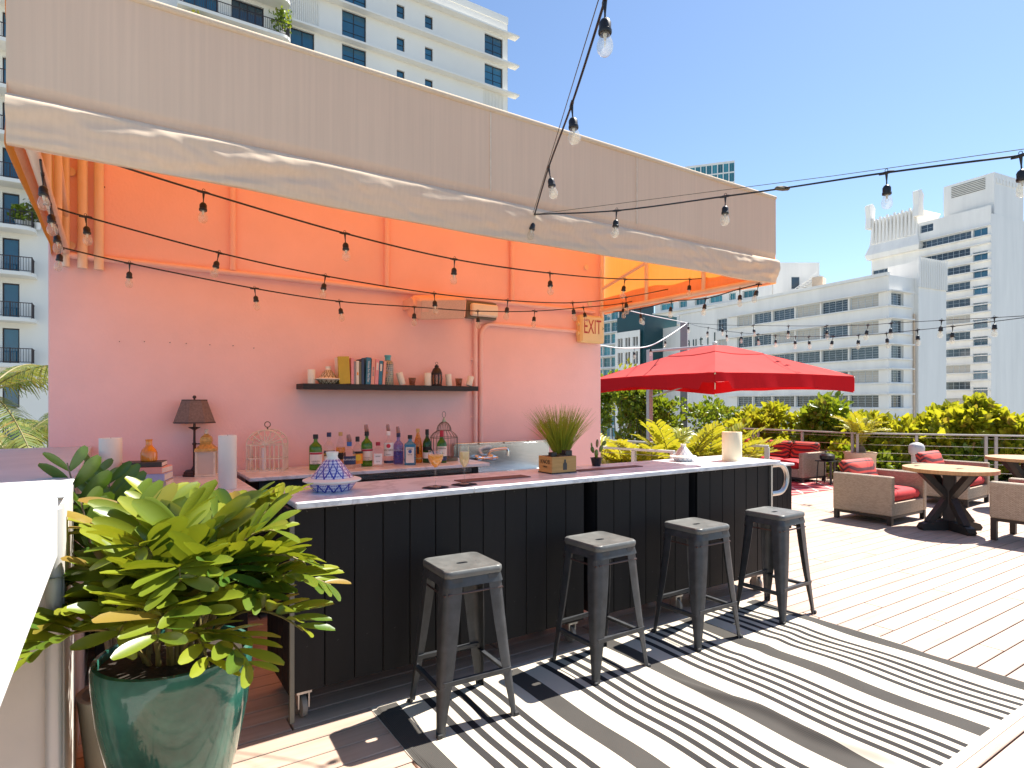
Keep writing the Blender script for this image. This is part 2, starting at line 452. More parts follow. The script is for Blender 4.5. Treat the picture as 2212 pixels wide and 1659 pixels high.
def deckwood(name):
    m, nt, b = nodes(name); b.inputs['Roughness'].default_value = .62
    tc = nt.nodes.new('ShaderNodeTexCoord'); oi = nt.nodes.new('ShaderNodeObjectInfo')
    ad = nt.nodes.new('ShaderNodeVectorMath'); ad.operation = 'MULTIPLY_ADD'
    cb = nt.nodes.new('ShaderNodeCombineXYZ'); lk(nt, oi.outputs['Random'], cb.inputs[0]); lk(nt, oi.outputs['Random'], cb.inputs[1])
    lk(nt, cb.outputs[0], ad.inputs[0]); ad.inputs[1].default_value = (37, 23, 0); lk(nt, tc.outputs['Object'], ad.inputs[2])
    mp = nt.nodes.new('ShaderNodeMapping'); mp.inputs['Scale'].default_value = (1.4, 30, 10); lk(nt, ad.outputs[0], mp.inputs[0])
    n = nt.nodes.new('ShaderNodeTexNoise'); n.inputs['Scale'].default_value = 1.; n.inputs['Detail'].default_value = 6; lk(nt, mp.outputs[0], n.inputs['Vector'])
    n2 = nt.nodes.new('ShaderNodeTexNoise'); n2.inputs['Scale'].default_value = 2.5; n2.inputs['Detail'].default_value = 4; lk(nt, ad.outputs[0], n2.inputs['Vector'])
    r = nt.nodes.new('ShaderNodeValToRGB'); r.color_ramp.elements[0].color = (.36,.245,.18,1); r.color_ramp.elements[1].color = (.63,.46,.36,1)
    r.color_ramp.elements[0].position = .25; r.color_ramp.elements[1].position = .75
    mx = nt.nodes.new('ShaderNodeMath'); mx.operation = 'MULTIPLY_ADD'; mx.inputs[1].default_value = .55; lk(nt, n.outputs['Fac'], mx.inputs[0])
    m3 = nt.nodes.new('ShaderNodeMath'); m3.operation = 'MULTIPLY'; m3.inputs[1].default_value = .45; lk(nt, n2.outputs['Fac'], m3.inputs[0]); lk(nt, m3.outputs[0], mx.inputs[2])
    lk(nt, mx.outputs[0], r.inputs[0])
    hs = nt.nodes.new('ShaderNodeHueSaturation'); mr = nt.nodes.new('ShaderNodeMapRange'); mr.inputs[3].default_value = .88; mr.inputs[4].default_value = 1.1
    lk(nt, oi.outputs['Random'], mr.inputs[0]); lk(nt, mr.outputs[0], hs.inputs['Value']); lk(nt, r.outputs[0], hs.inputs['Color']); lk(nt, hs.outputs[0], b.inputs['Base Color'])
    bp = nt.nodes.new('ShaderNodeBump'); bp.inputs['Strength'].default_value = .25; bp.inputs['Distance'].default_value = .002; lk(nt, n.outputs['Fac'], bp.inputs['Height']); lk(nt, bp.outputs[0], b.inputs['Normal'])
deckwood('deck_wood')

def wicker(name, ca, cb_):
    m, nt, b = nodes(name); b.inputs['Roughness'].default_value = .6
    tc = nt.nodes.new('ShaderNodeTexCoord'); sp = nt.nodes.new('ShaderNodeSeparateXYZ'); lk(nt, tc.outputs['Object'], sp.inputs[0])
    ad = nt.nodes.new('ShaderNodeMath'); ad.operation = 'ADD'; lk(nt, sp.outputs[0], ad.inputs[0]); lk(nt, sp.outputs[1], ad.inputs[1])
    cm = nt.nodes.new('ShaderNodeCombineXYZ'); lk(nt, ad.outputs[0], cm.inputs[0]); lk(nt, sp.outputs[2], cm.inputs[1])
    br = nt.nodes.new('ShaderNodeTexBrick'); br.inputs['Scale'].default_value = 1; br.inputs['Brick Width'].default_value = .026; br.inputs['Row Height'].default_value = .011
    br.inputs['Mortar Size'].default_value = .0014; br.inputs['Mortar Smooth'].default_value = .6; br.inputs['Bias'].default_value = -.2; br.inputs['Color1'].default_value = rgba(ca); br.inputs['Color2'].default_value = rgba(cb_); br.inputs['Mortar'].default_value = (.21,.155,.105,1)
    lk(nt, cm.outputs[0], br.inputs['Vector'])
    lk(nt, br.outputs['Color'], b.inputs['Base Color'])
    bp = nt.nodes.new('ShaderNodeBump'); bp.inputs['Strength'].default_value = .9; bp.inputs['Distance'].default_value = .006; bp.invert = True
    lk(nt, br.outputs['Fac'], bp.inputs['Height']); lk(nt, bp.outputs[0], b.inputs['Normal'])
wicker('wicker', (.56,.46,.34), (.42,.33,.235))

def rugmat(name):
    m, nt, b = nodes(name); b.inputs['Roughness'].default_value = .9; b.inputs['Specular IOR Level'].default_value = .15
    tc = nt.nodes.new('ShaderNodeTexCoord'); sp = nt.nodes.new('ShaderNodeSeparateXYZ'); lk(nt, tc.outputs['Object'], sp.inputs[0])
    dv = nt.nodes.new('ShaderNodeMath'); dv.operation = 'DIVIDE'; dv.inputs[1].default_value = RUG_P; lk(nt, sp.outputs[0], dv.inputs[0])
    fr = nt.nodes.new('ShaderNodeMath'); fr.operation = 'FRACT'; lk(nt, dv.outputs[0], fr.inputs[0])
    r = nt.nodes.new('ShaderNodeValToRGB'); r.color_ramp.interpolation = 'CONSTANT'; e = r.color_ramp.elements
    W = (.60,.535,.435,1); D = (.028,.027,.029,1); B = (.058,.054,.050,1)
    e[0].position = 0; e[0].color = B; e[1].position = .165; e[1].color = W
    p = .335
    for k in range(5):
        x = e.new(p); x.color = D; x = e.new(p+.052); x.color = W; p += .112
    lk(nt, fr.outputs[0], r.inputs[0])
    # white binding at both ends
    ab = nt.nodes.new('ShaderNodeMath'); ab.operation = 'ABSOLUTE'; lk(nt, sp.outputs[1], ab.inputs[0])
    gt = nt.nodes.new('ShaderNodeMath'); gt.operation = 'GREATER_THAN'; gt.inputs[1].default_value = RUG_H-.035; lk(nt, ab.outputs[0], gt.inputs[0])
    mx = nt.nodes.new('ShaderNodeMix'); mx.data_type = 'RGBA'; lk(nt, gt.outputs[0], mx.inputs[0]); lk(nt, r.outputs[0], mx.inputs[6]); mx.inputs[7].default_value = (.66,.58,.48,1)
    wv = nt.nodes.new('ShaderNodeTexWave'); wv.wave_type = 'BANDS'; wv.bands_direction = 'X'; wv.inputs['Scale'].default_value = 45; wv.inputs['Distortion'].default_value = 1; lk(nt, tc.outputs['Object'], wv.inputs['Vector'])
    ns = nt.nodes.new('ShaderNodeTexNoise'); ns.inputs['Scale'].default_value = 3.5; ns.inputs['Detail'].default_value = 5; lk(nt, tc.outputs['Object'], ns.inputs['Vector'])
    nr = nt.nodes.new('ShaderNodeMapRange'); nr.inputs[1].default_value = .3; nr.inputs[2].default_value = .7; nr.inputs[3].default_value = .86; nr.inputs[4].default_value = 1.04; lk(nt, ns.outputs['Fac'], nr.inputs[0])
    # the dark yarn is woven with light threads
    lt = nt.nodes.new('ShaderNodeMath'); lt.operation = 'MULTIPLY'; lt.inputs[1].default_value = .05; lk(nt, wv.outputs['Fac'], lt.inputs[0])
    a2 = nt.nodes.new('ShaderNodeMix'); a2.data_type = 'RGBA'; lk(nt, lt.outputs[0], a2.inputs[0]); lk(nt, mx.outputs[2], a2.inputs[6]); a2.inputs[7].default_value = W
    hs = nt.nodes.new('ShaderNodeHueSaturation'); lk(nt, nr.outputs[0], hs.inputs['Value']); lk(nt, a2.outputs[2], hs.inputs['Color']); lk(nt, hs.outputs[0], b.inputs['Base Color'])
    bp = nt.nodes.new('ShaderNodeBump'); bp.inputs['Strength'].default_value = .3; bp.inputs['Distance'].default_value = .002; lk(nt, wv.outputs['Fac'], bp.inputs['Height']); lk(nt, bp.outputs[0], b.inputs['Normal'])
RUG_X0, RUG_X1, RUG_Y0, RUG_Y1 = 1.045, 4.07, 1.07, 2.86
RUG_P = (RUG_X1-RUG_X0-.12)/4; RUG_H = (RUG_Y1-RUG_Y0)/2
rugmat('rug_stripes')

def pattern(name, kind, ca, cb_, s):
    m, nt, b = nodes(name); b.inputs['Roughness'].default_value = .7
    tc = nt.nodes.new('ShaderNodeTexCoord'); sp = nt.nodes.new('ShaderNodeSeparateXYZ'); lk(nt, tc.outputs['Object'], sp.inputs[0])
    def mth(op, a, bb=None):
        n = nt.nodes.new('ShaderNodeMath'); n.operation = op
        for i, q in enumerate((a, bb)):
            if q is None: continue
            if isinstance(q, (int, float)): n.inputs[i].default_value = q
            else: lk(nt, q, n.inputs[i])
        return n.outputs[0]
    if kind == 'zigzag':
        t = mth('PINGPONG', mth('MULTIPLY', sp.outputs[1], 1.0), s*.5)
        f = mth('GREATER_THAN', mth('FRACT', mth('DIVIDE', mth('ADD', sp.outputs[2], mth('MULTIPLY', t, .9)), s*.62)), .5)
    elif kind == 'lattice':
        a = mth('ABSOLUTE', mth('SINE', mth('MULTIPLY', mth('ADD', sp.outputs[0], sp.outputs[1]), s)))
        c = mth('ABSOLUTE', mth('SINE', mth('MULTIPLY', mth('SUBTRACT', sp.outputs[0], sp.outputs[1]), s)))
        f = mth('LESS_THAN', mth('MINIMUM', a, c), .22)
    else:   # diamond: lines around a turned pot
        at = mth('ARCTAN2', sp.outputs[1], sp.outputs[0])
        q1 = mth('ABSOLUTE', mth('SINE', mth('ADD', mth('MULTIPLY', at, 7), mth('MULTIPLY', sp.outputs[2], s))))
        q2 = mth('ABSOLUTE', mth('SINE', mth('SUBTRACT', mth('MULTIPLY', at, 7), mth('MULTIPLY', sp.outputs[2], s))))
        f1 = mth('LESS_THAN', mth('MINIMUM', q1, q2), .30)
        q3 = mth('ABSOLUTE', mth('SINE', mth('MULTIPLY', at, 42))); q4 = mth('ABSOLUTE', mth('SINE', mth('MULTIPLY', sp.outputs[2], s*5)))
        f2 = mth('GREATER_THAN', mth('MULTIPLY', q3, q4), .42)
        f = mth('MAXIMUM', f1, mth('MULTIPLY', f2, .75))
    mx = nt.nodes.new('ShaderNodeMix'); mx.data_type = 'RGBA'; lk(nt, f, mx.inputs[0]); mx.inputs[6].default_value = rgba(ca); mx.inputs[7].default_value = rgba(cb_)
    lk(nt, mx.outputs[2], b.inputs['Base Color'])
    if kind == 'diamond': b.inputs['Roughness'].default_value = .18; b.inputs['Coat Weight'].default_value = .5
    return m
pattern('zigzag_cloth', 'zigzag', (.55,.05,.03), (.10,.02,.02), .11)
pattern('lattice_rug', 'lattice', (.42,.035,.045), (.68,.50,.42), 7.)
pattern('tagine_blue', 'diamond', (.72,.72,.80), (.04,.05,.34), 42)
pattern('tagine_brown', 'diamond', (.72,.62,.45), (.12,.07,.035), 60)
pattern('tagine_grey', 'diamond', (.80,.79,.76), (.38,.40,.46), 80)
pattern('vase_pattern', 'diamond', (.03,.08,.11), (.45,.40,.26), 36)

# ================================================================== the setting
struct('ground', MB().span((-700, -700, -14.2), (1400, 1400, -14)), 'ground')
deck = struct('deck', MB().span((-3, -3, -.35), (15.5, 10.5, -.03)), 'deck_base')
PLK = MB().box((0, 0, -.0125), (3.652, .1242, .025), ch=.003).mesh('plank', 'deck_wood')
for k in range(-5, 49):
    y = 1.285 + .132*k + .066
    st = -1.6 - 3.66*rng.random()
    if k % 2: st -= 1.1
    for j in range(6):
        cx = st + 3.66*j + 1.83
        if cx+1.83 < -.6 or cx-1.83 > 13.2 or (y < 1.6 and cx-1.83 > 8): continue
        if y > 5.1 and cx+1.83 < 4.2: continue
        put('plank', PLK, deck, (cx, y, -.001*rng.random()))

# ------------------------------------------------------------------ pink bar wall
WY = 5.0
WL, WR = -.37, 4.45
wall = thing('bar_wall', 'pink painted wall behind the bar under the awning', 'wall', (2, WY, 0))
MB().span((WL, WY, 0), (WR, WY+.32, 3.7), .006).build('wall_panel', 'pink_wall', wall, world=True)
def pipe(path, r, m='pink_pipe', name='conduit', parent=wall):
    return MB().tube(path, r, 10).build(name, m, parent, 60, world=True)
c0 = on_y(1040, 968, WY-.03); zc = on_y(1060, 700, WY-.03).z; xr = on_y(1246, 712, WY-.03).x
pipe([(c0.x, WY-.022, 1.02), (c0.x, WY-.022, zc-.12)] + [(c0.x+.12-.12*math.cos(a), WY-.022, zc-.12+.12*math.sin(a)) for a in [i*math.pi/16 for i in range(1, 9)]] + [(xr, WY-.022, zc)], .021)
pipe([(c0.x-.062, WY-.022, 1.02), (c0.x-.062, WY-.022, zc+.06)], .021)
for zz in (1.35, 1.9, 2.25):
    MB().span((c0.x-.10, WY-.012, zz), (c0.x+.035, WY, zz+.025), .002).build('pipe_clip', 'pink_pipe', wall, world=True)
for u_, v_ in ((258,738),(312,738),(367,740),(402,742),(453,745),(503,747),(548,752),(226,405)):
    p = on_y(u_, v_, WY); MB().lathe([(0,0),(.003,0),(.003,.012),(0,.012)], 8).build('screw_hole', 'ink', wall, loc=p-wall.location+Vector((0,-.002,0)), rot=(R(90),0,0))

# ------------------------------------------------------------------ awning
AX0, AX1, AY0, AZT, AZB = -.343, 4.50, 2.935, 3.165, 2.475
aw = thing('awning', 'large beige canvas awning over the outdoor bar', 'awning', (2.07, AY0, AZB))
def hem(x):
    return .5 + .5*vnoise(x*1.3+3, 0, 1)
def front(s, t):
    x = AX0 + (AX1-AX0)*s
    prof = [(0,3.165,0),(.50,2.715,0),(.545,2.682,.010),(.575,2.668,.016),(.60,2.660,-.016),(.64,2.640,-.040),(.70,2.600,-.044),(.80,2.545,-.026),(.88,2.505,-.010),(.95,2.474,0),(1,2.478,.045)]
    for (a, za, da), (b, zb, db) in zip(prof, prof[1:]):
        if a <= t <= b:
            k = (t-a)/(b-a); k2 = k*k*(3-2*k); z = za+(zb-za)*k; d = da+(db-da)*k2; break
    amp = .45 + .8*vnoise(x*.9, 0, 5)
    if t > .57: d *= amp
    # wrinkles: long soft diagonals in the skirt, small ones near the right corner
    wv = max(0, min(1, (t-.58)/.08)) * max(0, min(1, (1.0-t)/.12))
    d += wv*.020*(vnoise(x*4.2+t*12, t*5, 2)-.5) + wv*.007*(vnoise(x*15-t*16, t*7, 3)-.5)
    if x > 3.7: d += wv*.014*(vnoise(x*22+t*6, t*9, 4)-.5)*min(1, (x-3.7)/.5)
    d += .004*(vnoise(x*1.1, t*1.5, 9)-.5) + .0025*math.sin(x*5.2)*(t < .55)
    z += -.03*math.sin(math.pi*s)*max(0, (t-.55))*2 + .012*(vnoise(x*2.2, 0, 11)-.5)*max(0, t-.6)*2.5
    return (x, AY0 + d, z)
MB().grid(front, 520, 72).build('front_panel', 'awning_fabric', aw, 80, world=True)
pin = on_y(1155, 463, AY0)
for x in (on_y(389, 300, AY0).x+1.55, on_y(1375, 560, AY0).x):
    MB().span((x-.0025, AY0-.0045, 2.70), (x+.0025, AY0-.0015, 3.15)).build('seam', 'cream_metal', aw, world=True)
MB().tube([(AX0, AY0+.004, AZT+.004), (AX1, AY0+.004, AZT+.004)], .016, 12).build('front_bar', 'awning_fabric', aw, world=True)
def top(s, t):
    x = AX0+(AX1-AX0)*s; y = AY0+(WY-AY0)*t
    return (x, y, AZT + .36*t - .02*math.sin(math.pi*t)*(.6+.4*math.cos(s*18)))
MB().grid(top, 60, 20).build('top_panel', 'canopy_fabric', aw, 80, world=True)
def side(xs, sg):
    def fn(s, t):
        y = AY0+(WY-AY0)*s; z1 = AZT+.36*s; z = z1+(AZB-z1)*t
        return (xs + sg*.012*(vnoise(y*3, t*4, 6)-.5)*1.5, y, z + .012*(vnoise(y*3, 0, 8)-.5)*t)
    return fn
MB().grid(side(AX0, -1), 40, 24).build('side_panel', 'canopy_fabric', aw, 80, world=True)
MB().grid(side(AX1, 1), 40, 24).build('side_panel', 'canopy_fabric', aw, 80, world=True)
for xs, sg in ((AX0, 1), (AX1, -1)):
    def flap(s, t, xs=xs, sg=sg):
        y = AY0+.03+(WY-AY0-.05)*s
        return (xs + sg*(.02+.05*math.sin(t*math.pi)*.6), y, AZB-.005+(.15+.05*vnoise(y*4,0,12))*t)
    MB().grid(flap, 40, 8).build('hem_flap', 'canopy_fabric', aw, 80, world=True)
fr = 'cream_pipe'
def apipe(path, r=.02, m=fr, name='frame_pipe'): return MB().tube(path, r, 10).build(name, m, aw, 60, world=True)
for u_ in (503, 836, 1107):
    x = on_y(u_, 500, WY-.03).x
    apipe([(x, WY-.03, 2.50), (x, WY-.03, 3.5)], .022, 'pink_pipe')
apipe([(AX0+.08, WY-.03, 2.48), (WR-.12, WY-.03, 2.48)], .022, 'pink_pipe')
for xs in (AX0+.07, AX1-.07):
    apipe([(xs, AY0+.04, 2.50), (xs, WY-.02, 2.50)], .024)
    apipe([(xs, WY-.04, 2.40), (xs, WY-.04, 3.5)], .022)
    apipe([(xs, WY-.7, 2.50), (xs, WY-.7, 3.42)], .02)
    apipe([(xs, WY-1.4, 2.50), (xs, WY-1.4, 3.30)], .02)
    apipe([(xs, WY-.05, 2.74), (xs, WY-.7, 2.90)], .017)
for dx in (.16, .25):
    apipe([(AX0+dx, WY-.04, 2.0+.4), (AX0+dx, WY-.04, 3.5)], .03)
apipe([(AX0+.05, AY0+.05, 2.50), (AX1-.05, AY0+.05, 2.50)], .02)
for u_, v_ in ((152,370),(152,530),(1268,577),(1275,655)):
    p = on_y(u_, v_, WY-.02)
    MB().lathe([(0,0),(.03,0),(.03,.012),(0,.012)], 12).build('lug', fr, aw, loc=Vector((p.x, WY-.004, p.z))-aw.location, rot=(R(90),0,0))

# ------------------------------------------------------------------ white parapet at the left
pa = thing('parapet', 'white plastered parapet wall with sunlit cap at the left edge', 'wall', (-.5, 3, 0))
MB().span((-.78, 2.36, 0), (-.135, WY, 1.2), .018).build('pier', 'pier_render', pa, world=True)
MB().span((-.79, 2.362, 1.2005), (-.132, WY, 1.206), .002).build('coping', 'parapet_white', pa, world=True)
MB().span((-1.15, -.5, 1.02), (-.150, 2.360, 1.206), .006).build('cap', 'parapet_white', pa, world=True)
MB().span((-1.05, -.5, 0), (-.62, 2.35, 1.02)).build('wall_below', 'parapet_white', pa, world=True)
MB().tube([(-.16, 2.352, 0), (-.16, 2.352, 1.17)], .022, 12).build('corner_bead', 'rail_light', pa, world=True)
for k in range(4):
    MB().tube([(-.53+.034*k, 2.352, 0), (-.53+.034*k, 2.352, 1.02)], .012, 8).build('flute', 'rail_light', pa, world=True)
# ================================================================== buildings
def facade(parent, O, a, z0, z1, L, rects, wm, rec=.25, fm='win_frame', gm='glass_hotel', name='wall', fw=.07):
    """wall sheet from O along unit a, outward normal n = a rotated -90deg (left to right as seen from outside is a)."""
    n = Vector((a.y, -a.x, 0)); Z = Vector((0,0,1))
    P = lambda s, z, d=0: O + a*s + Z*z + n*d
    xs = sorted({0, L} | {round(r[i], 4) for r in rects for i in (0, 1)}); zs = sorted({z0, z1} | {round(r[i], 4) for r in rects for i in (2, 3)})
    b = MB()
    for i in range(len(xs)-1):
        for j in range(len(zs)-1):
            cx, cz = (xs[i]+xs[i+1])/2, (zs[j]+zs[j+1])/2
            if any(r[0] < cx < r[1] and r[2] < cz < r[3] for r in rects): continue
            b.add([P(xs[i], zs[j]), P(xs[i+1], zs[j]), P(xs[i+1], zs[j+1]), P(xs[i], zs[j+1])], [(0,1,2,3)])
    for r in rects:
        c = [(r[0], r[2]), (r[1], r[2]), (r[1], r[3]), (r[0], r[3])]
        for k in range(4):
            p, q = c[k], c[(k+1) % 4]
            b.add([P(*p), P(*q), P(*q, -rec), P(*p, -rec)], [(3,2,1,0)])
    b.build(name, wm, parent, 0, world=True)
    M = Matrix(((a.x, n.x, 0, 0), (a.y, n.y, 0, 0), (0, 0, 1, 0), (0, 0, 0, 1)))
    cache = {}
    for r in rects:
        nc, nr = (r[4], r[5]) if len(r) > 5 else (2, 2)
        g = r[6] if len(r) > 6 else gm; f = r[7] if len(r) > 7 else fm
        wd, ht = r[1]-r[0], r[3]-r[2]; key = (round(wd, 2), round(ht, 2), nc, nr, f, g)
        if key not in cache:
            fb = MB()
            for k in range(nc+1):
                x = -wd/2 + wd*k/nc; t = fw if k in (0, nc) else fw*.5
                x = min(max(x, -wd/2+t/2), wd/2-t/2); fb.span((x-t/2, -.03, 0), (x+t/2, .05, ht))
            for k in range(nr+1):
                z = ht*k/nr; t = fw if k in (0, nr) else fw*.32
                z = min(max(z, t/2), ht-t/2); fb.span((-wd/2, -.025, z-t/2), (wd/2, .045, z+t/2))
            pb = MB(); pb.add([(-wd/2, 0, 0), (wd/2, 0, 0), (wd/2, 0, ht), (-wd/2, 0, ht)], [(0,1,2,3)])
            cache[key] = (fb.mesh('window', f, 0), pb.mesh('pane', g, 0))
        c = P((r[0]+r[1])/2, r[2], -rec) - parent.location
        w_ = put('window', cache[key][0], parent); w_.matrix_local = Matrix.Translation(c) @ M
        pn = put('pane', cache[key][1], w_)
        if g == 'glass_hotel' and random.random() < .16:
            pn.data = BLIND.setdefault(key, pn.data.copy()); pn.data.materials.clear(); pn.data.materials.append(MAT['blind'])
    return n
BLIND = {}
def body(parent, pts, z0, z1, m, name='core'):
    b = MB(); b.prism([(p[0], p[1]) for p in pts], z0, z1); return b.build(name, m, parent, 0, world=True)

# --- apartment block behind the bar (facade parallel to the bar wall)
AY = 52.0
ap = thing('apartment_building', 'tall white apartment block with balconies rising behind the awning', 'building', (10, AY, -14))
XL, XR = -22.0, 33.6
def ux(u): return on_y(u, 400, AY).x
rects = []
for k in range(16):
    zl = 38.9 - 3*k
    if zl < 6: break
    def wn(u0, u1, t, b_, nc, nr, g='glass_blue'): rects.append((ux(u0)-XL, ux(u1)-XL, zl-b_, zl-t, nc, nr, g, 'dark_frame'))
    (wn(1047, 1086, .35, 2.55, 2, 3) if k != 2 else None); wn(918, 935, .85, 2.05, 1, 2); wn(857, 874, .85, 2.05, 1, 2)
    wn(739, 791, .12, 2.75, 2, 3)
    if k != 1: wn(628, 679, .12, 2.75, 2, 2)
for k in range(14):
    zf = 34.05+.12 - 3*k
    if zf < -12: break
    rects.append((ux(500)-XL, ux(570)-XL, zf, zf+2.35, 4, 1, 'glass_dark', 'dark_frame'))
    rects.append((ux(396)-XL, ux(470)-XL, zf, zf+2.35, 3, 1, 'glass_blue', 'dark_frame'))
    rects.append((ux(5)-XL, ux(42)-XL, zf, zf+2.3, 1, 1, 'glass_blue', 'dark_frame'))
    rects.append((ux(-60)-XL, ux(-8)-XL, zf, zf+2.3, 2, 1, 'glass_blue', 'dark_frame'))
facade(ap, Vector((XL, AY, 0)), Vector((1,0,0)), -14, 40.6, XR-XL, rects, 'tower_paint', .22)
body(ap, [(XL, AY+.6), (XR, AY+.6), (XR, AY+16), (XL, AY+16)], -14, 40.6, 'tower_paint')
MB().span((XR-.01, AY, -14), (XR+.02, AY+.6, 40.6)).build('return_wall', 'tower_paint', ap, 0, world=True)
MB().span((XL, AY-.05, 40.3), (XR+.06, AY+.3, 41.0)).build('roof_coping', 'tower_paint', ap, 0, world=True)
for k in range(12):
    zl = 38.9 - 3*k
    MB().span((ux(626), AY-.75, zl), (XR+1.0, AY+.1, zl+.16)).build('ledge', 'tower_paint', ap, 0, world=True)
RIB = MB()
for k in range(14): RIB.tube([(k*.17, 0, 0), (k*.17, 0, 2.7)], .06, 6)
RIB = RIB.mesh('fluting', 'tower_paint')
put('fluting', RIB, ap, Vector((ux(1046), AY-.02, 38.9-3*2-2.8))-ap.location)
put('fluting', RIB, ap, Vector((ux(630), AY-.03, 33.1))-ap.location)
BAL = {}
def balcony(x0, x1, z):
    L = round(x1-x0, 1)
    if L not in BAL:
        s = MB(); N = 6; pts = [(0, 0), (0, -1.5)]
        pts += [(L-.7+.7*math.sin(i*math.pi/2/N), -1.5+.7-.7*math.cos(i*math.pi/2/N)) for i in range(N+1)] + [(L, 0)]
        s.prism(pts, -.22, .02)
        rl = MB(); rl.box((L/2-.1, -1.36, 1.0), (L-.2, .05, .05)); rl.box((L-.18, -.7, 1.0), (.05, 1.36, .05)); rl.box((L/2-.1, -1.36, .12), (L-.2, .04, .04))
        q = .1
        while q < L-.2: rl.box((q, -1.36, .55), (.025, .025, .9)); q += .14
        q = 0
        while q < 1.3: rl.box((L-.18, -1.36+q, .55), (.025, .025, .9)); q += .14
        for q in (0.05, L*.33, L*.66, L-.18): rl.box((q, -1.36, .52), (.06, .06, 1.04))
        BAL[L] = (s.mesh('balcony_slab', 'tower_paint', 40), rl.mesh('balcony_railing', 'dark_frame', 0))
    o = put('balcony_slab', BAL[L][0], ap, Vector((x0, AY, z))-ap.location); put('balcony_railing', BAL[L][1], o)
for k in range(11):
    z = 34.05 - 3*k
    if k < 5: balcony(ux(380), ux(622), z)
    balcony(ux(-80), ux(82), z)
# potted plants standing on the two balconies in view
def leaf_cloud(name, m, n, fn, size, parent=None, seed=1, world=True, up=.4, aspect=.55):
    r = np.random.default_rng(seed); V = []; F = []
    for i in range(n):
        p, out = fn(r)
        d = Vector(out) + Vector((r.normal(), r.normal(), r.normal()))*.55 + Vector((0,0,up)); d.normalize()
        s_ = Vector((r.normal(), r.normal(), r.normal())).cross(d); s_.normalize(); nn = d.cross(s_)
        L = size*(.7+.6*r.random()); W = L*aspect; p = Vector(p); o = len(V)
        fold = nn*(W*.22); tip = d*L - nn*(L*.12)
        V += [tuple(p), tuple(p+d*(L*.55)+s_*(W*.5)+fold), tuple(p+tip*.92+s_*(W*.2)+fold*.4), tuple(p+tip), tuple(p+tip*.92-s_*(W*.2)+fold*.4), tuple(p+d*(L*.55)-s_*(W*.5)+fold), tuple(p+d*(L*.5)-nn*(W*.05))]
        F += [(o,o+1,o+6),(o+1,o+2,o+3,o+6),(o+6,o+3,o+4,o+5),(o,o+6,o+5)]
    if parent is not None and world:
        l = parent.location; V = [(x-l.x, y-l.y, z-l.z) for x, y, z in V]
    me = bpy.data.meshes.new(name); me.from_pydata(V, [], F); me.materials.append(MAT[m])
    me.polygons.foreach_set('use_smooth', [True]*len(F)); me.update()
    return put(name, me, parent)
def balc_plant(u, v, Y, h, label, seed, m='palm_leaf'):
    p = on_y(u, v, Y)
    z0 = 34.05-3*math.floor((34.05-p.z)/3+.999)+.02
    t = thing('balcony_plant', label, 'plant', (p.x, Y, z0))
    MB().lathe([(.12,0),(.22,.4),(.24,.42),(.2,.42)], 12).build('pot', 'cloth_white', t)
    MB().tube([(0,0,.3),(.03,0,h*.7)], .04, 6).build('stem', 'bark', t)
    leaf_cloud('leaves', m, 160, lambda r: ((r.normal()*h*.2, r.normal()*h*.2, .45+abs(r.random())*h), (r.normal(), r.normal(), .3)), .32, t, seed, world=False)
balc_plant(418, 20, AY-1.0, 1.9, 'dark leafy potted plant on the highest balcony in view', 31)
balc_plant(610, 60, AY-.9, 1.7, 'yellow green potted plant at the end of the high balcony', 32, 'bush_leaf')
balc_plant(40, 480, AY-1.0, .9, 'small potted plant on balcony at the left edge', 33, 'bush_leaf')
balc_plant(82, 470, AY-.9, 1.6, 'spiky palm in pot at the left balcony corner', 34)

# --- hotel wing with ribbon windows
a_in = Vector((.131, .991, 0)).normalized()       # receding direction of the long facade
corner = Vector((81.4, 37.5, 0))
hw = thing('hotel_wing', 'long white hotel wing with ribbon windows beyond the hedge', 'building', (84, 50, -14))
LW = 45.5
O = corner + a_in*LW
rects = []
rows_z = [15.5, 12.05, 8.8, 5.7, 2.5, -.7]
bays = [1.2, 5.4, 9.6, 13.8, 17.9, 21.6, 24.9]
for zi, zt in enumerate(rows_z):
    for i in range(len(bays)-1):
        rects.append((LW-bays[i+1]+.12, LW-bays[i]-.12, zt-1.62, zt, 4 if i < 5 else 3, 5))
    if zi in (0, 1): rects.append((LW-29.2, LW-27.0, zt-1.9, zt+.1, 3, 3))
rects.append((LW-45.0, LW-39.0, 4.6, 6.6, 6, 3)); rects.append((LW-37.5, LW-31.0, 4.6, 6.6, 4, 3))
LOW = 7.0
facade(hw, O, -a_in, -14, 15.6, LOW, [r for r in rects if r[1] < LOW], 'far_white', .35)
facade(hw, O-a_in*LOW, -a_in, -14, 17.6, LW-LOW, [(r[0]-LOW, r[1]-LOW)+tuple(r[2:]) for r in rects if r[0] > LOW], 'far_white', .35)
a_rt = Vector((a_in.y, -a_in.x, 0))
rects = [(.5, 3.0, zt-1.62, zt, 3, 5) for zt in rows_z]
facade(hw, corner, a_rt, -14, 17.6, 11.2, rects, 'far_white', .35)
q = [corner+a_in*.5+a_rt*.5, corner+a_rt*11+a_in*.5, corner+a_rt*11+a_in*(LW-LOW), corner+a_in*(LW-LOW)+a_rt*.5]
body(hw, q, -14, 17.4, 'far_white')
q = [corner+a_in*(LW-LOW)+a_rt*.5, corner+a_rt*11+a_in*(LW-LOW), corner+a_rt*11+a_in*LW, corner+a_in*LW+a_rt*.5]
body(hw, q, -14, 15.4, 'far_white')
nL = Vector((-a_in.y, a_in.x, 0))
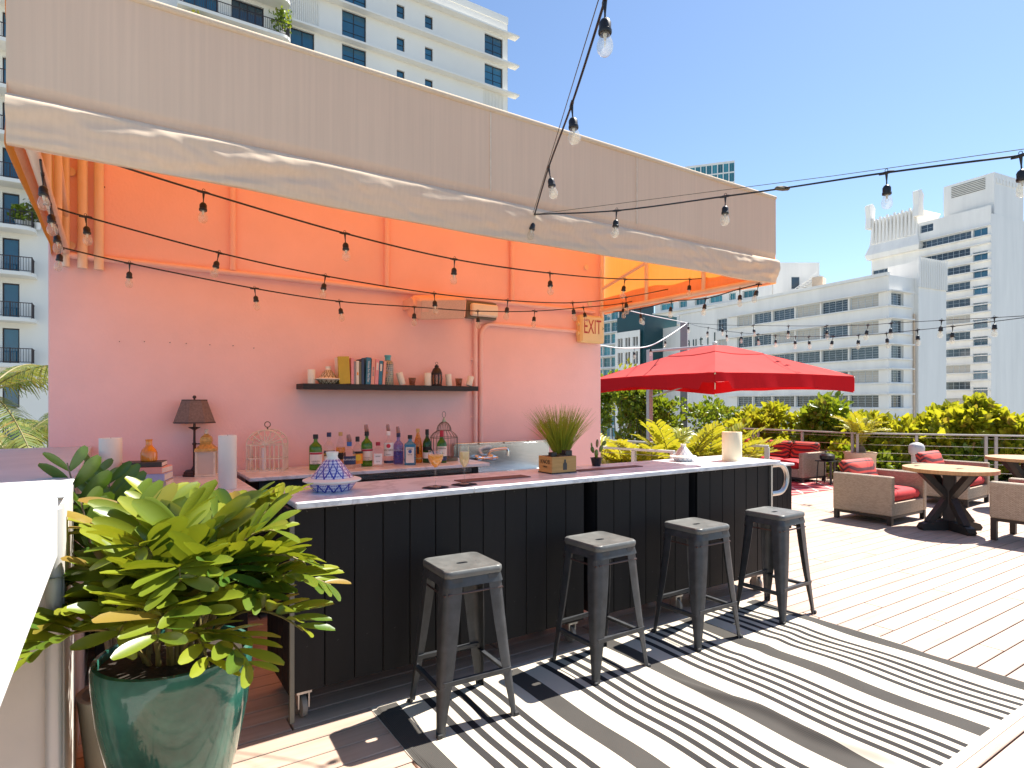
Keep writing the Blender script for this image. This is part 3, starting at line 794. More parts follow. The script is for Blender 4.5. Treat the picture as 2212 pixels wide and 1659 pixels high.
for zt in rows_z:        # sun shades over and sills under each ribbon
    for dz, dp in ((.12, .55), (-1.75, .3)):
        b = MB(); p0 = corner + nL*.0 - a_in*.0; c = corner + a_in*13.2 + nL*(dp/2)
        b.box((c.x, c.y, zt+dz), (dp, 26.4+dp*0, .14), math.atan2(-a_in.x, a_in.y)); b.build('window_ledge', 'far_white', hw, 0, world=True)
        c2 = corner + a_rt*2.2 - a_in*(dp/2); b = MB(); b.box((c2.x, c2.y, zt+dz+.003), (dp, 4.6, .14), math.atan2(-a_rt.x, a_rt.y)); b.build('window_ledge', 'far_white', hw, 0, world=True)
c = corner+a_in*19.5+nL*.05
MB().box((c.x, c.y, 17.75), (.5, 39, .4), math.atan2(-a_in.x, a_in.y)).build('roof_coping', 'far_white', hw, 0, world=True)
q = corner+a_in*11+a_rt*1.5
MB().box((q.x, q.y, 18.6), (2.0, 1.4, 1.5), .3).build('roof_unit', 'tan_pot', hw, 0, world=True)
# lettering on the blank end of the wing
base = corner + a_in*34.5 + nL*.06
TM = Matrix(((-a_in.x, 0, nL.x, 0), (-a_in.y, 0, nL.y, 0), (0, 1, 0, 0), (0, 0, 0, 1)))
for i, ch in enumerate('nautil'):
    p = corner + a_in*(37.7-i*1.6) + nL*.05 - hw.location
    text('letter', ch, 3.1, 'slate_letters', hw, Matrix.Translation(Vector((p.x, p.y, 12.3+14))) @ TM, .05, .72)
# pylon and fluted top at the corner's right
py_ = thing('pylon', 'pale fluted stair pylon standing at the corner of the hotel wing', 'building', (88, 36, -14))
c = corner + a_rt*8.35 + a_in*1.5
ang = math.atan2(a_rt.y, a_rt.x)
MB().box((c.x, c.y, 2.9), (6.1, 4.0, 33.8), ang).build('shaft', 'far_white', py_, 0, world=True)
b = MB()
for k in range(13):
    cc = c + a_rt*(-2.9+k*.483) - a_in*2.02
    b.tube([(cc.x, cc.y, 16.4), (cc.x, cc.y, 20.3)], .2, 8)
b.build('flutes', 'far_white', py_, 60, world=True)
b = MB(); cc = corner + a_rt*5.0 - a_in*.15
b.tube([(cc.x, cc.y, -14), (cc.x, cc.y, 13)], .12, 8); b.build('drain_pipe', 'tan_pot', py_, 60, world=True)

# --- hotel tower
tw = thing('hotel_tower', 'tall white hotel tower with stacked window ribbons at the right', 'building', (142, 57, -14))
tc_ = Vector((139.4, 46.0, 0)); LT = 23.5; O = tc_ + a_in*LT
rects = []
for k in range(12):
    zt = 35.2 - 3.28*k
    if k == 0: rects.append((LT-13.0, LT-3.4, zt-1.55, zt, 9, 2)); rects.append((LT-3.1, LT-.6, zt-1.55, zt, 2, 1, 'glass_blue'))
    else:
        rects.append((LT-13.0, LT-3.6, zt-1.55, zt, 9, 2)); rects.append((LT-3.1, LT-.6, zt-2.9, zt-1.2, 2, 1, 'glass_blue'))
rects.append((LT-13.0, LT-10.4, 37.0, 38.6, 2, 2))
for zt in (31.2, 27.9): rects.append((LT-23.2, LT-19.6, zt-1.5, zt, 3, 2))
facade(tw, O, -a_in, -14, 39.2, LT, rects, 'far_white', .35)
facade(tw, tc_, a_rt, -14, 37.6, 40, [], 'far_white')
body(tw, [tc_+a_in*.5+a_rt*.5, tc_+a_rt*40+a_in*.5, tc_+a_rt*40+a_in*LT, tc_+a_in*LT+a_rt*.5], -14, 37.4, 'far_white')
for k in range(12):
    zt = 35.2-3.28*k; c = tc_+a_in*6.6+nL*.3
    for dz in (.13, -1.68): MB().box((c.x, c.y, zt+dz), (.6, 13.2, .16), math.atan2(-a_in.x, a_in.y)).build('window_ledge', 'far_white', tw, 0, world=True)
# crown: flared fluted parapet on the left end
c = tc_ + a_in*18.4 + a_rt*3.5
b = MB(); ra = math.atan2(-a_in.x, a_in.y)
Mr = Matrix.Translation((c.x, c.y, 0)) @ Matrix.Rotation(ra, 4, 'Z')
def ring(hx, hy, z): return [Mr @ Vector((sx*hx, sy*hy, z)) for sx, sy in ((-1,-1),(1,-1),(1,1),(-1,1))]
b.rings([ring(4.4, 5.6, 33.6), ring(4.7, 5.9, 34.6), ring(4.0, 5.2, 36.8), ring(3.7, 4.9, 41.2), ring(4.1, 5.3, 42.2)], True, True)
b.build('crown', 'far_white', tw, 0, world=True)
b = MB()
for k in range(12):
    p = Mr @ Vector((-4.0, -4.4+k*.8, 0)); b.tube([(p.x, p.y, 37), (p.x, p.y, 42.4+.35*(k % 2))], .26, 8)
b.build('crown_flutes', 'far_white', tw, 60, world=True)
for sy in (-1, 1):
    fin = [(-.4+.1*0, 0), (1.6, 0), (1.2, 2.5), (1.5, 4.5), (.6, 5.6), (-.5, 5.2), (-.2, 2.4)]
    m4 = Mr @ Matrix.Translation((-4.3, sy*5.2, 40.6)) @ Matrix.Rotation(R(90), 4, 'X')
    MB().prism(fin, -.6, .6, m4).build('crown_fin', 'far_white', tw, 0, world=True)
ph = tc_ + a_in*4.6 + a_rt*6.5
MB().box((ph.x, ph.y, 41.4), (10.5, 9.0, 8.6), ra).build('penthouse', 'far_white', tw, 0, world=True)
b = MB()
for k in range(7): 
    p = ph + nL*5.28; b.box((p.x, p.y, 43.0+k*.34), (.12, 6.0, .12), ra)
b.build('louvre', 'fixture_grey', tw, 0, world=True)
p = ph + nL*5.3; MB().box((p.x, p.y, 38.6), (.2, 6.6, .7), ra).build('shade_gap', 'glass_dark', tw, 0, world=True)
b = MB()
for k in range(8):
    p = ph - a_in*4.55 + a_rt*(-4.2+k*1.15); b.box((p.x, p.y, 44.2), (.7, .14, 1.0), ra)
b.build('roof_letters', 'far_white', tw, 0, world=True)

# --- rooftop houses behind the wing
def simple_block(name, label, u0, u1, vt, d, dep, m, rot=ra, wins=None, zb=-14):
    A = on_d(u0, vt, d); B = on_d(u1, vt, d); z1 = A.z
    t = thing(name, label, 'building', ((A.x+B.x)/2, (A.y+B.y)/2, zb))
    return t, A, B, z1
rh = thing('rooftop_house', 'small white stair house with grey window on the hotel roof', 'building', (93, 66, 17.4))
p = on_d(1684, 560, 112); p2 = on_d(1770, 585, 112)
dirr = Vector((p2.x-p.x, p2.y-p.y, 0)).normalized(); Lr = (Vector((p2.x,p2.y,0))-Vector((p.x,p.y,0))).length
facade(rh, Vector((p.x-dirr.x*1.2, p.y-dirr.y*1.2, 0)), dirr, 16, 27.5, Lr+1.2, [(3.4, 5.0, 22.6, 24.9, 1, 1)], 'far_white', .2)
nb = Vector((-dirr.y, dirr.x, 0)); q0 = Vector((p.x-dirr.x*1.2, p.y-dirr.y*1.2, 0))
body(rh, [q0+nb*.4, q0+dirr*(Lr+1.2)+nb*.4, q0+dirr*(Lr+1.2)+nb*7, q0+nb*7], 16, 27.4, 'far_white')
st = MB(); s0 = on_d(1712, 640, 110); s1 = on_d(1766, 598, 110)
for k in range(12):
    t = k/11; q = s0.lerp(s1, t); st.box(q, (1.5, 1.5, .15), 0)
st.tube([s0+Vector((0,0,1)), s1+Vector((0,0,1))], .08, 6)
st.build('roof_stair', 'far_white', rh, 0, world=True)
uh = thing('upper_hotel_block', 'white upper hotel block with pale blue windows just under the awning corner', 'building', (98, 88, -14))
p = on_d(1415, 640, 150); p2 = on_d(1640, 640, 128); dirr = Vector((p2.x-p.x, p2.y-p.y, 0)); Lr = dirr.length; dirr.normalize()
rects = []
for (f0, f1) in ((.06,.2),(.26,.34),(.42,.52),(.56,.68),(.74,.8),(.86,.97)):
    for zt in (22.4, 25.7, 29): rects.append((f0*Lr, f1*Lr, zt-1.5, zt, 3, 1, 'glass_teal'))
facade(uh, Vector((p.x, p.y, 0)), dirr, -14, 31, Lr, rects, 'far_white', .6)
nb = Vector((-dirr.y, dirr.x, 0)); q0 = Vector((p.x, p.y, 0))
body(uh, [q0+nb*.8, q0+dirr*Lr+nb*.8, q0+dirr*Lr+nb*12, q0+nb*12], -14, 30.8, 'far_white')
for zt in (22.4, 25.7, 29):
    c = q0+dirr*(Lr/2)-nb*.5; MB().box((c.x, c.y, zt-2.2), (Lr, 1.0, .2), math.atan2(dirr.y, dirr.x)).build('window_ledge', 'far_white', uh, 0, world=True)

# --- teal building with white window grid
tb = thing('teal_building', 'dark teal block with a white window grid left of the hotel', 'building', (52, 92, -14))
cor = on_d(1391, 677, 112); lf = on_d(1333, 690, 118); rt = on_d(1462, 684, 117)
zt = cor.z
d1 = Vector((cor.x-lf.x, cor.y-lf.y, 0)); L1 = d1.length; d1.normalize(); d2 = Vector((rt.x-cor.x, rt.y-cor.y, 0)); L2 = d2.length; d2.normalize()
b = MB(); nb1 = Vector((-d1.y, d1.x, 0))
body(tb, [Vector((lf.x,lf.y,0)), Vector((cor.x,cor.y,0)), Vector((rt.x,rt.y,0)), Vector((lf.x,lf.y,0))+Vector((rt.x-cor.x, rt.y-cor.y, 0))], -14, zt, 'teal_paint')
gx0, gx1 = L1*.05, L1*.9; gw = (gx1-gx0)/3
rects = []; zz = zt-4.2; kk = 0
while zz > -2:
    h = 1.7 if kk % 4 != 1 else 2.3
    for c3 in range(3):
        for s2 in range(2):
            x = gx0+gw*c3+gw*(.16+.36*s2); rects.append((x, x+gw*.30, zz-h, zz, 1, 1, 'glass_dark', 'dark_frame'))
    zz -= h+1.05; kk += 1
facade(tb, Vector((lf.x,lf.y,0))+d1*0-nb1*.5, d1, -14, zt-3.0, gx1+.2, [r for r in rects], 'far_white', .45, name='grid_panel')
# --- glass tower at the wall's edge, and the far glass tower above the awning
gt = thing('glass_tower', 'green glass apartment tower with white floor bands beside pink wall', 'building', (55, 140, -14))
p = on_d(1285, 600, 165); p2 = on_d(1336, 600, 158); dd = Vector((p2.x-p.x, p2.y-p.y, 0)); Lr = dd.length; dd.normalize(); nb = Vector((-dd.y, dd.x, 0)); q0 = Vector((p.x, p.y, 0))
rects = []
for k in range(16):
    z = -8+k*3.1
    for j in range(3): rects.append((Lr*(.02+.33*j), Lr*(.02+.33*j+.30), z+.5, z+2.9, 2, 2, 'glass_teal', 'win_frame'))
facade(gt, q0, dd, -14, 42, Lr, rects, 'far_white', .5)
body(gt, [q0+nb*.7, q0+dd*Lr+nb*.7, q0+dd*Lr+nb*14, q0+nb*14], -14, 41.8, 'teal_paint')
for k in range(16):
    c = q0+dd*(Lr/2)-nb*.6; MB().box((c.x, c.y, -8+k*3.1+.1), (Lr, 1.2, .25), math.atan2(dd.y, dd.x)).build('balcony_slab', 'far_white', gt, 0, world=True)
fg = thing('far_glass_tower', 'distant turquoise glass tower top peeking over the awning', 'building', (150, 200, -14))
p = on_d(1478, 360, 262); p2 = on_d(1587, 361, 255); dd = Vector((p2.x-p.x, p2.y-p.y, 0)); Lr = dd.length; dd.normalize(); nb = Vector((-dd.y, dd.x, 0)); q0 = Vector((p.x, p.y, 0))
zt = p.z; rects = [(Lr*(k/9)+.15, Lr*((k+1)/9)-.15, zt-4.6-j*4.2, zt-.9-j*4.2, 2, 1, 'glass_teal', 'win_frame') for k in range(9) for j in range(5)]
facade(fg, q0, dd, 40, zt, Lr, rects, 'far_white', .2)
body(fg, [q0+nb*.4, q0+dd*Lr+nb*.4, q0+dd*Lr+nb*20, q0+nb*20], -14, zt-.3, 'glass_teal')
# ================================================================== bar
CT = 1.04                      # bar top height
def caster(parent, x, y, r=.052):
    c = MB(); c.box((x, y, .125), (.07, .07, .012)); c.box((x-.024, y, .085), (.006, .05, .08)); c.box((x+.024, y, .085), (.006, .05, .08))
    o = c.build('caster', 'alu', parent, world=True)
    wl = MB(); wl.lathe([(0,-.016),(r*.7,-.018),(r,-.011),(r,.011),(r*.7,.018),(0,.016)], 20)
    wv = [Matrix.Translation((x, y, r)) @ Matrix.Rotation(R(90), 4, 'Y') @ Vector(p) for p in wl.v]; l = parent.location
    wl.v = [(p.x-l.x, p.y-l.y, p.z-l.z) for p in wv]
    wl.build('wheel', 'wheel', o)
def module(name, label, x0, x1, sx0, sx1, nplk, yf=2.90, yb=3.42, left=False, right=False, slab_split=None):
    t = thing(name, label, 'bar counter', ((x0+x1)/2, yf, 0), group='rolling bar sections')
    pw = (x1-x0)/nplk; hz = CT-.032
    PM = MB().box((0, 0, 0), (pw-.004, .02, hz-.145), ch=.0025).mesh('plank', 'black_planks')
    for k in range(nplk): put('plank', PM, t, Vector((x0+pw*(k+.5), yf+.01+.0015*rng.random(), .145+(hz-.145)/2))-t.location)
    MB().span((x0+.004, yf+.022, .15), (x1-.004, yb-.05, hz-.004)).build('carcass', 'black_body', t, world=True)
    n = 4; sw = (yb-.05-yf)/n
    for xs, on in ((x0-.011, left), (x1+.011, right)):
        if not on: continue
        SM = MB().box((0,0,0), (.02, sw-.004, hz-.145), ch=.0025).mesh('plank', 'black_planks')
        for k in range(n): put('plank', SM, t, Vector((xs, yf+sw*(k+.5), .145+(hz-.145)/2))-t.location)
    cuts = [sx0] + (slab_split or []) + [sx1]
    for a, b_ in zip(cuts, cuts[1:]):
        MB().span((a+.0012, 2.85, CT-.03), (b_-.0012, yb, CT), .004).build('marble_top', 'marble', t, world=True)
    for x in (x0+.06, x1-.06):
        for y in (yf+.07, yb-.12): caster(t, x, y)
    return t
sl = on_z(632, 1083, CT).x
m1 = module('bar_counter', 'long black plank bar section with marble top nearest the potted plant', .69, 2.445, sl, 2.475, 12, left=True, slab_split=[on_z(1037, 1056, CT).x])
MB().span((.672, 2.885, .02), (.692, 2.905, 1.0)).build('corner_post', 'fixture_grey', m1, world=True)
m2 = module('bar_counter', 'short black plank bar section in the middle of the bar', 2.55, 3.415, 2.478, 3.46, 6)
m3 = module('bar_counter', 'black plank bar section with sunlit marble end and steel handle', 3.50, 4.35, 3.463, 4.44, 6, right=True)
for a in (2.447, 3.418):
    MB().span((a+.004, 3.0, .2), (a+.075, 3.3, 1.0)).build('gap_panel', 'black_body', m2, world=True)
MB().span((4.364, 2.885, .35), (4.384, 2.925, 1.0)).build('handle_bracket', 'alu', m3, world=True)
hp = [(4.385, 2.90, 1.0)] + [(4.385+.10, 2.90, 1.0)] + [(4.485+.115*math.sin(a), 2.90, .885+.115*math.cos(a)) for a in [i*math.pi/12 for i in range(1, 12)]] + [(4.485, 2.90, .77), (4.385, 2.90, .77)]
MB().tube(hp, .019, 12).build('handle', 'alu', m3, 60, world=True)

# --- left counter with lamp
LZ = .973
lc = thing('side_counter', 'black side counter with marble top carrying lamp and candles', 'counter', (.3, 4.4, 0))
MB().span((-.12, 3.80, LZ-.03), (.72, WY-.03, LZ), .006).build('marble_top', 'marble', lc, world=True)
PM = MB().box((0, 0, 0), (.136, .02, LZ-.03-.12), ch=.0025).mesh('plank', 'black_planks')
for k in range(5): put('plank', PM, lc, Vector((-.02+.14*k, 3.86, .12+(LZ-.15)/2))-lc.location)
MB().span((-.09, 3.873, .1), (.66, WY-.04, LZ-.034)).build('carcass', 'black_body', lc, world=True)
# --- back bar cooler
BZ = .99
p0 = on_z(557, 1032, BZ); p1 = on_z(1050, 998, BZ)
BX0, BX1, BYF = p0.x, p1.x, 4.43
bb = thing('back_bar', 'low black back bar with steel trim and marble top along pink wall', 'counter', ((BX0+BX1)/2, 4.7, 0))
MB().span((BX0-.05, BYF-.03, BZ-.028), (BX1, WY-.02, BZ), .004).build('marble_top', 'marble', bb, world=True)
MB().span((BX0+.02, BYF+.02, .1), (BX1-.1, WY-.03, BZ-.032)).build('carcass', 'black_body', bb, world=True)
MB().span((BX0+.35, BYF, BZ-.075), (BX1-.14, BYF+.02, BZ-.034), .002).build('steel_strip', 'steel', bb, world=True)
MB().span((BX0+.25, BYF-.03, BZ-.21), (BX1-.12, BYF+.02, BZ-.13), .006).build('steel_rail', 'steel', bb, world=True)
for k in range(4):
    a = BX0+.05+(BX1-BX0-.2)*k/4
    MB().span((a+.01, BYF+.004, .16), (a+(BX1-BX0-.2)/4-.01, BYF+.02, BZ-.22), .003).build('door', 'black_plastic', bb, world=True)
MB().span((BX1-.16, BYF-.01, .3), (BX1-.10, BYF+.05, BZ-.034), .004).build('end_post', 'black_plastic', bb, world=True)
# --- steel sink with backsplash
sk = thing('bar_sink', 'stainless steel bar sink with splashback against pink wall', 'sink', (3.4, 4.7, 0))
s0 = on_y(1000, 975, WY-.04); s1 = on_y(1182, 966, WY-.04)
MB().span((s0.x-.1, WY-.05, .80), (s1.x+.02, WY-.02, 1.105), .003).build('splashback', 'steel', sk, world=True)
MB().span((s0.x-.1, WY-.075, 1.105), (s1.x+.02, WY-.015, 1.125), .003).build('ledge', 'steel', sk, world=True)
MB().span((s0.x+.1, BYF, .78), (s1.x+.02, WY-.06, .84), .004).build('basin_top', 'steel', sk, world=True)
for x in (s0.x+.15, s1.x-.1):
    for y in (BYF+.05, WY-.1): MB().tube([(x, y, 0), (x, y, .78)], .02, 10).build('leg', 'steel', sk, world=True)
for k in range(5):
    x = s0.x+.15+k*.28; MB().lathe([(0,0),(.007,0),(.007,.006),(0,.006)], 10).build('bolt', 'fixture_grey', sk, loc=Vector((x, WY-.076, 1.115))-sk.location, rot=(R(90),0,0))
fa = thing('sink_faucet', 'chrome wall faucet with bent spout above the bar sink', 'faucet', (on_y(1062, 990, WY-.1).x, WY-.052, .98))
MB().tube(catmull([(-.05,0,.02),(-.05,-.06,.03),(-.04,-.10,.07),(.05,-.13,.085),(.11,-.15,.08),(.115,-.155,.02)], 6), .013, 10).build('spout', 'chrome', fa, 60)
for dx in (-.14, .02):
    o = MB().lathe([(0,0),(.03,0),(.028,.03),(.018,.05),(.02,.07),(0,.075)], 14).build('valve', 'chrome', fa, loc=(dx, 0, .0), rot=(R(90),0,0))
    MB().box((0,0,.085), (.06,.014,.014), ch=.004).build('lever', 'chrome', o)
MB().tube([(-.16,-.04,.0),(.05,-.04,.0)], .014, 10).build('bridge', 'chrome', fa, 60)

# ================================================================== stools and rug
def rsq(h, r, z, n=6, hy=None):
    hy = hy or h; P = []
    for cx, cy, a0 in ((1,1,0),(-1,1,90),(-1,-1,180),(1,-1,270)):
        for k in range(n+1):
            a = R(a0+90*k/n); P.append((cx*(h-r)+r*math.cos(a), cy*(hy-r)+r*math.sin(a), z))
    return P
SH = .725
def make_stool(loc, rz, label):
    t = thing('bar_stool', label, 'bar stool', loc, rz, 'grey metal bar stools')
    def slot(z): return rsq(.030, .0125, z, 6, .013)
    s = MB(); s.rings([rsq(.150,.035,SH-.034), rsq(.153,.035,SH-.02), rsq(.152,.035,SH-.006), rsq(.146,.034,SH), rsq(.132,.03,SH-.003), rsq(.10,.03,SH-.006), rsq(.05,.02,SH-.007,6,.03), slot(SH-.007), slot(SH-.02)])
    s.rings([slot(SH-.02), rsq(.05,.02,SH-.014,6,.03), rsq(.146,.034,SH-.009), rsq(.147,.035,SH-.034), rsq(.150,.035,SH-.034)])
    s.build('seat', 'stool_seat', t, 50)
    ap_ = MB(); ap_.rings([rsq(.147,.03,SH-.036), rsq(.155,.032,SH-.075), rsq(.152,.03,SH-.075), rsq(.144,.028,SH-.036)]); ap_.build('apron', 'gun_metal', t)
    for sx, sy in ((1,1),(-1,1),(-1,-1),(1,-1)):
        loops = []
        for f in (0, .12, .3, .55, .8, .94, .97, 1):
            z = SH-.036 - (SH-.036)*f
            X = .150 + .055*f; Y = .150 + .040*f
            a = .085*(1-f)+.026*f + .012*math.sin(math.pi*f); rr = a*.5; th = .004
            if f >= .97: a *= 1.15
            sec = [(0-a, 0)] + [(-rr+rr*math.sin(q), -rr+rr*math.cos(q)) for q in [R(15*i) for i in range(0, 7)]] + [(0, -a)]
            inn = [(x*.94-th, y*.94-th) for x, y in sec]
            loops.append([(sx*(X+px), sy*(Y+py), z) for px, py in sec] + [(sx*(X+px), sy*(Y+py), z) for px, py in inn[::-1]])
        lg = MB().rings(loops, True, True)
        if sx*sy < 0: pass
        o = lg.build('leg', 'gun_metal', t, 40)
        MB().box((sx*.198, sy*.183, .012), (.026, .026, .024), ch=.004).build('foot', 'rubber', o)
    zf = .225; X = .150+.055*.69-.004; Y = .150+.04*.69-.004
    for sg in (-1, 1):
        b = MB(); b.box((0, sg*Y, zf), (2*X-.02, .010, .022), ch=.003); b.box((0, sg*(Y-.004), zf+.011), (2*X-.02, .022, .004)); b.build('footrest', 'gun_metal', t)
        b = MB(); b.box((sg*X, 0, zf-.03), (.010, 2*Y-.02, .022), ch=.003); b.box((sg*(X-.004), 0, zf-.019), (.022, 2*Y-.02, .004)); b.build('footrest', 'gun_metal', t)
        b = MB(); b.tube([(-.14, sg*.15, SH-.105), (.14, sg*.15, SH-.105)], .005, 6); b.tube([(sg*.15, -.14, SH-.112), (sg*.15, .14, SH-.112)], .005, 6); b.build('brace', 'lamp_bronze', t)
    return t
s1 = make_stool((1.415, 2.60, .001), R(-3), 'grey metal bar stool nearest the potted plant')
for x, y, a, l in ((2.315, 2.61, 1, 'grey metal bar stool second from the potted plant'), (3.13, 2.60, -1, 'grey metal bar stool third from the potted plant'), (3.95, 2.585, 2, 'grey metal bar stool at the far bar end by the handle')):
    dup(s1, (x, y, .001), R(a), l)

rug = MB()
rcx, rcy = RUG_X0, (RUG_Y0+RUG_Y1)/2
def rugf(s, t):
    x = (RUG_X1-RUG_X0)*s; y = -RUG_H + 2*RUG_H*t
    wob = .017*math.sin(y*7+2.2*math.sin(x*1.7)+x*1.1)+.009*math.sin(y*13+x*3)
    z = .004 + .012*(.5+.5*math.sin(y*8.3+x*1.6+1.4*math.sin(x*2.1)))*(.5+.5*vnoise(x*1.6, y*2, 21))
    cr = x-(1.66-.16*(y+RUG_H)); fade = max(0, min(1, (.75-y)/.7))*max(0, min(1, (y+RUG_H)/.2))
    z += .028*math.exp(-(cr/.035)**2)*fade*(1.2-.4*(y+RUG_H))
    z += .010*math.exp(-((y-.05-.1*x)/.06)**2)*max(0, 1-abs(x-2.3)/.7)
    if t > .985 or t < .015 or s < .008 or s > .992: z = .003
    return (x + wob*math.sin(math.pi*t), y, z)
rug.grid(rugf, 300, 170); ro = rug.build('striped_rug', 'rug_stripes', None, 80, loc=(rcx, rcy, 0))
tag(ro, 'black and white striped outdoor rug under the bar stools', 'rug')

# ================================================================== things on the counters
def zp(u, v, z): return on_z(u, v, z)
def Z1(x, y): return (626.7+.2*x, 737.3+.2*y)
def Z2(x, y): return (177+.2*x, 811.1+.2*y)
def Z3(x, y): return (884.8+.2*x, 848+.2*y)
def base_at(xy, z, yclamp=None):
    p = on_z(*xy, z)
    if yclamp: 
        if p.y > yclamp: p = on_y(xy[0], xy[1], yclamp); p.z = z
    return p
def px(n, p): return n*.2*depth(p)/FPX
def candle(xy, w_, h_, z, label, m='candle', lean=0, group='pillar candles', y=None):
    p = base_at(xy, z) if y is None else on_y(xy[0], xy[1], y); p.z = z
    r = px(w_, p)/2; h = px(h_, p)
    b = MB(); b.lathe([(r*.97,0),(r,.004),(r,h-.004),(r*.96,h),(r*.86,h),(r*.80,h-.008),(.006,h-.010),(0,h-.010)], 32)
    o = b.build('pillar_candle', m, None, 40, loc=(p.x, p.y, p.z+.0005+abs(math.sin(lean))*r), rot=(0, lean, 0)); tag(o, label, 'candle', group)
    MB().tube([(0,0,h-.012),(.001,0,h+.0015)], .0018, 5).build('wick', 'ink', o)
    return o, p
candle(Z2(310, 1215), 215, 540, LZ, 'tall ivory pillar candle beside the stacked books')
candle(Z2(1572, 1222), 185, 577, LZ, 'tall white pillar candle in front of the lamp', 'ivory')
candle((1581, 995), 205, 310, CT, 'thick warm pillar candle standing in sun on the bar end', 'candle_warm')
# stacked books and orange bottle
pb_ = base_at(Z2(690, 1235), LZ); zb = LZ+.0005
for (m, w_, h_, d_, rz, lab) in (('book_linen', .27, .048, .19, 4, 'beige cloth book at the bottom of the counter stack'), ('book_violet', .26, .046, .185, 2, 'pale violet book second from bottom of the counter stack'),
                              ('book_salmon', .25, .038, .18, -2, 'salmon pink book third in the counter stack'), ('book_dark', .21, .030, .16, 6, 'dark book on top of the counter stack')):
    t = thing('book', lab, 'book', (pb_.x+.0, pb_.y+.09, zb), R(rz-20), 'stacked books on the side counter')
    c = MB(); c.box((0,0,h_/2), (w_, d_, h_), ch=.002); c.build('cover', m, t)
    MB().box((.0015,-.0,h_/2), (w_-.001, d_-.008, h_*.72)).build('page_block', 'pages', t)
    if m == 'book_violet': MB().box((-.01, -d_/2-.0006, h_/2), (.035, .001, h_*.9)).build('spine_label', 'book_grey', t); MB().box((-.112, -d_/2-.0006, h_/2), (.035, .001, h_*.9)).build('spine_label', 'cap_red', t)
    if m == 'book_linen':
        text('spine_text', 'A R S', .024, 'book_grey', t, Matrix.Translation((.0, -d_/2-.0008, h_/2)) @ FACE_Y)
    zb += h_+.0006
ob = thing('orange_bottle', 'small orange glass bottle on top of the stacked books', 'bottle', (pb_.x+.02, pb_.y+.09, zb+.0005))
MB().lathe([(r_*1.5, z_*1.5) for r_, z_ in [(.028,0),(.031,.004),(.031,.035),(.026,.048),(.014,.062),(.012,.070),(.012,.084),(.0135,.086),(.0135,.090),(.011,.090),(.010,.06),(0,.05)]], 28).build('body', 'orange_glass', ob)
# lamp
pl = base_at(Z2(1215, 1085), LZ)
la = thing('table_lamp', 'bronze table lamp with brown shade on the side counter', 'lamp', (pl.x, pl.y, LZ+.0005)); k = depth(pl)/FPX*.2
MB().lathe([(.0,0),(120*k,0),(122*k,22*k),(112*k,30*k),(112*k,44*k),(95*k,62*k),(40*k,70*k),(22*k,95*k),(18*k,110*k),(0,110*k)], 6, ang=.3).build('base', 'lamp_bronze', la, 30)
o = MB().lathe([(15*k,100*k),(14*k,330*k),(22*k,340*k),(22*k,352*k),(13*k,360*k),(12*k,490*k),(20*k,500*k),(58*k,522*k),(56*k,527*k),(14*k,530*k),(13*k,590*k)], 16).build('stem', 'lamp_bronze', la, 40)
MB().tube([(10*k,-5*k,345*k),(60*k,-25*k,345*k)], 6*k, 8).build('switch_arm', 'lamp_bronze', o); MB().lathe([(0,-4*k),(20*k,-4*k),(20*k,4*k),(0,4*k)], 14).build('key', 'brass', o, loc=(68*k,-28*k,345*k), rot=(R(80),0,R(20)))
def hexr(r, z, n=8): return [(r*math.cos(2*math.pi*(i+.5)/n), r*math.sin(2*math.pi*(i+.5)/n), z) for i in range(n)]
b = MB(); b.rings([hexr(212*k,575*k), hexr(128*k,818*k), hexr(124*k,818*k), hexr(206*k,575*k), hexr(212*k,575*k)]); sh = b.build('lamp_shade', 'lamp_shade', la, 20)
b = MB(); b.rings([hexr(216*k,570*k), hexr(212*k,585*k), hexr(206*k,585*k), hexr(210*k,570*k), hexr(216*k,570*k)]); b.rings([hexr(132*k,812*k), hexr(129*k,824*k), hexr(123*k,824*k), hexr(126*k,812*k), hexr(132*k,812*k)]); b.build('shade_trim', 'lamp_bronze', sh, 20)
MB().lathe([(4*k,590*k),(4*k,822*k),(12*k,824*k),(8*k,832*k),(18*k,845*k),(18*k,858*k),(10*k,868*k),(0,870*k)], 12).build('finial', 'lamp_bronze', la)
# cream lantern
pl = on_y(*Z2(1345, 1050), 4.84); k = depth(pl)/FPX*.2
ln = thing('lantern', 'cream and gold lantern behind the lamp stem', 'lantern', (pl.x, pl.y, LZ+.0005), R(-14))
MB().box((0,0,12*k), (205*k,190*k,24*k), ch=.003).build('base', 'cream_metal', ln)
for sx in (-1,1):
    for sy in (-1,1): MB().box((sx*88*k, sy*80*k, 145*k), (22*k,22*k,245*k), ch=.001).build('post', 'cream_metal', ln)
MB().box((0,0,270*k), (205*k,190*k,16*k), ch=.002).build('top_frame', 'cream_metal', ln)
for sy in (-1,1): MB().box((0, sy*78*k, 145*k), (155*k, 3*k, 240*k)).build('pane', 'frosted', ln)
for sx in (-1,1): MB().box((sx*86*k, 0, 145*k), (3*k, 140*k, 240*k)).build('pane', 'gold_foil', ln)
MB().lathe([(150*k,270*k),(140*k,300*k),(95*k,330*k),(70*k,350*k),(82*k,380*k),(70*k,420*k),(28*k,450*k),(18*k,462*k)], 4, ang=R(45)).build('dome', 'gold_foil', ln, 20)
MB().lathe([(20*k,455*k),(24*k,470*k),(14*k,480*k),(20*k,492*k),(12*k,505*k),(0,508*k)], 10).build('finial', 'cream_metal', ln)
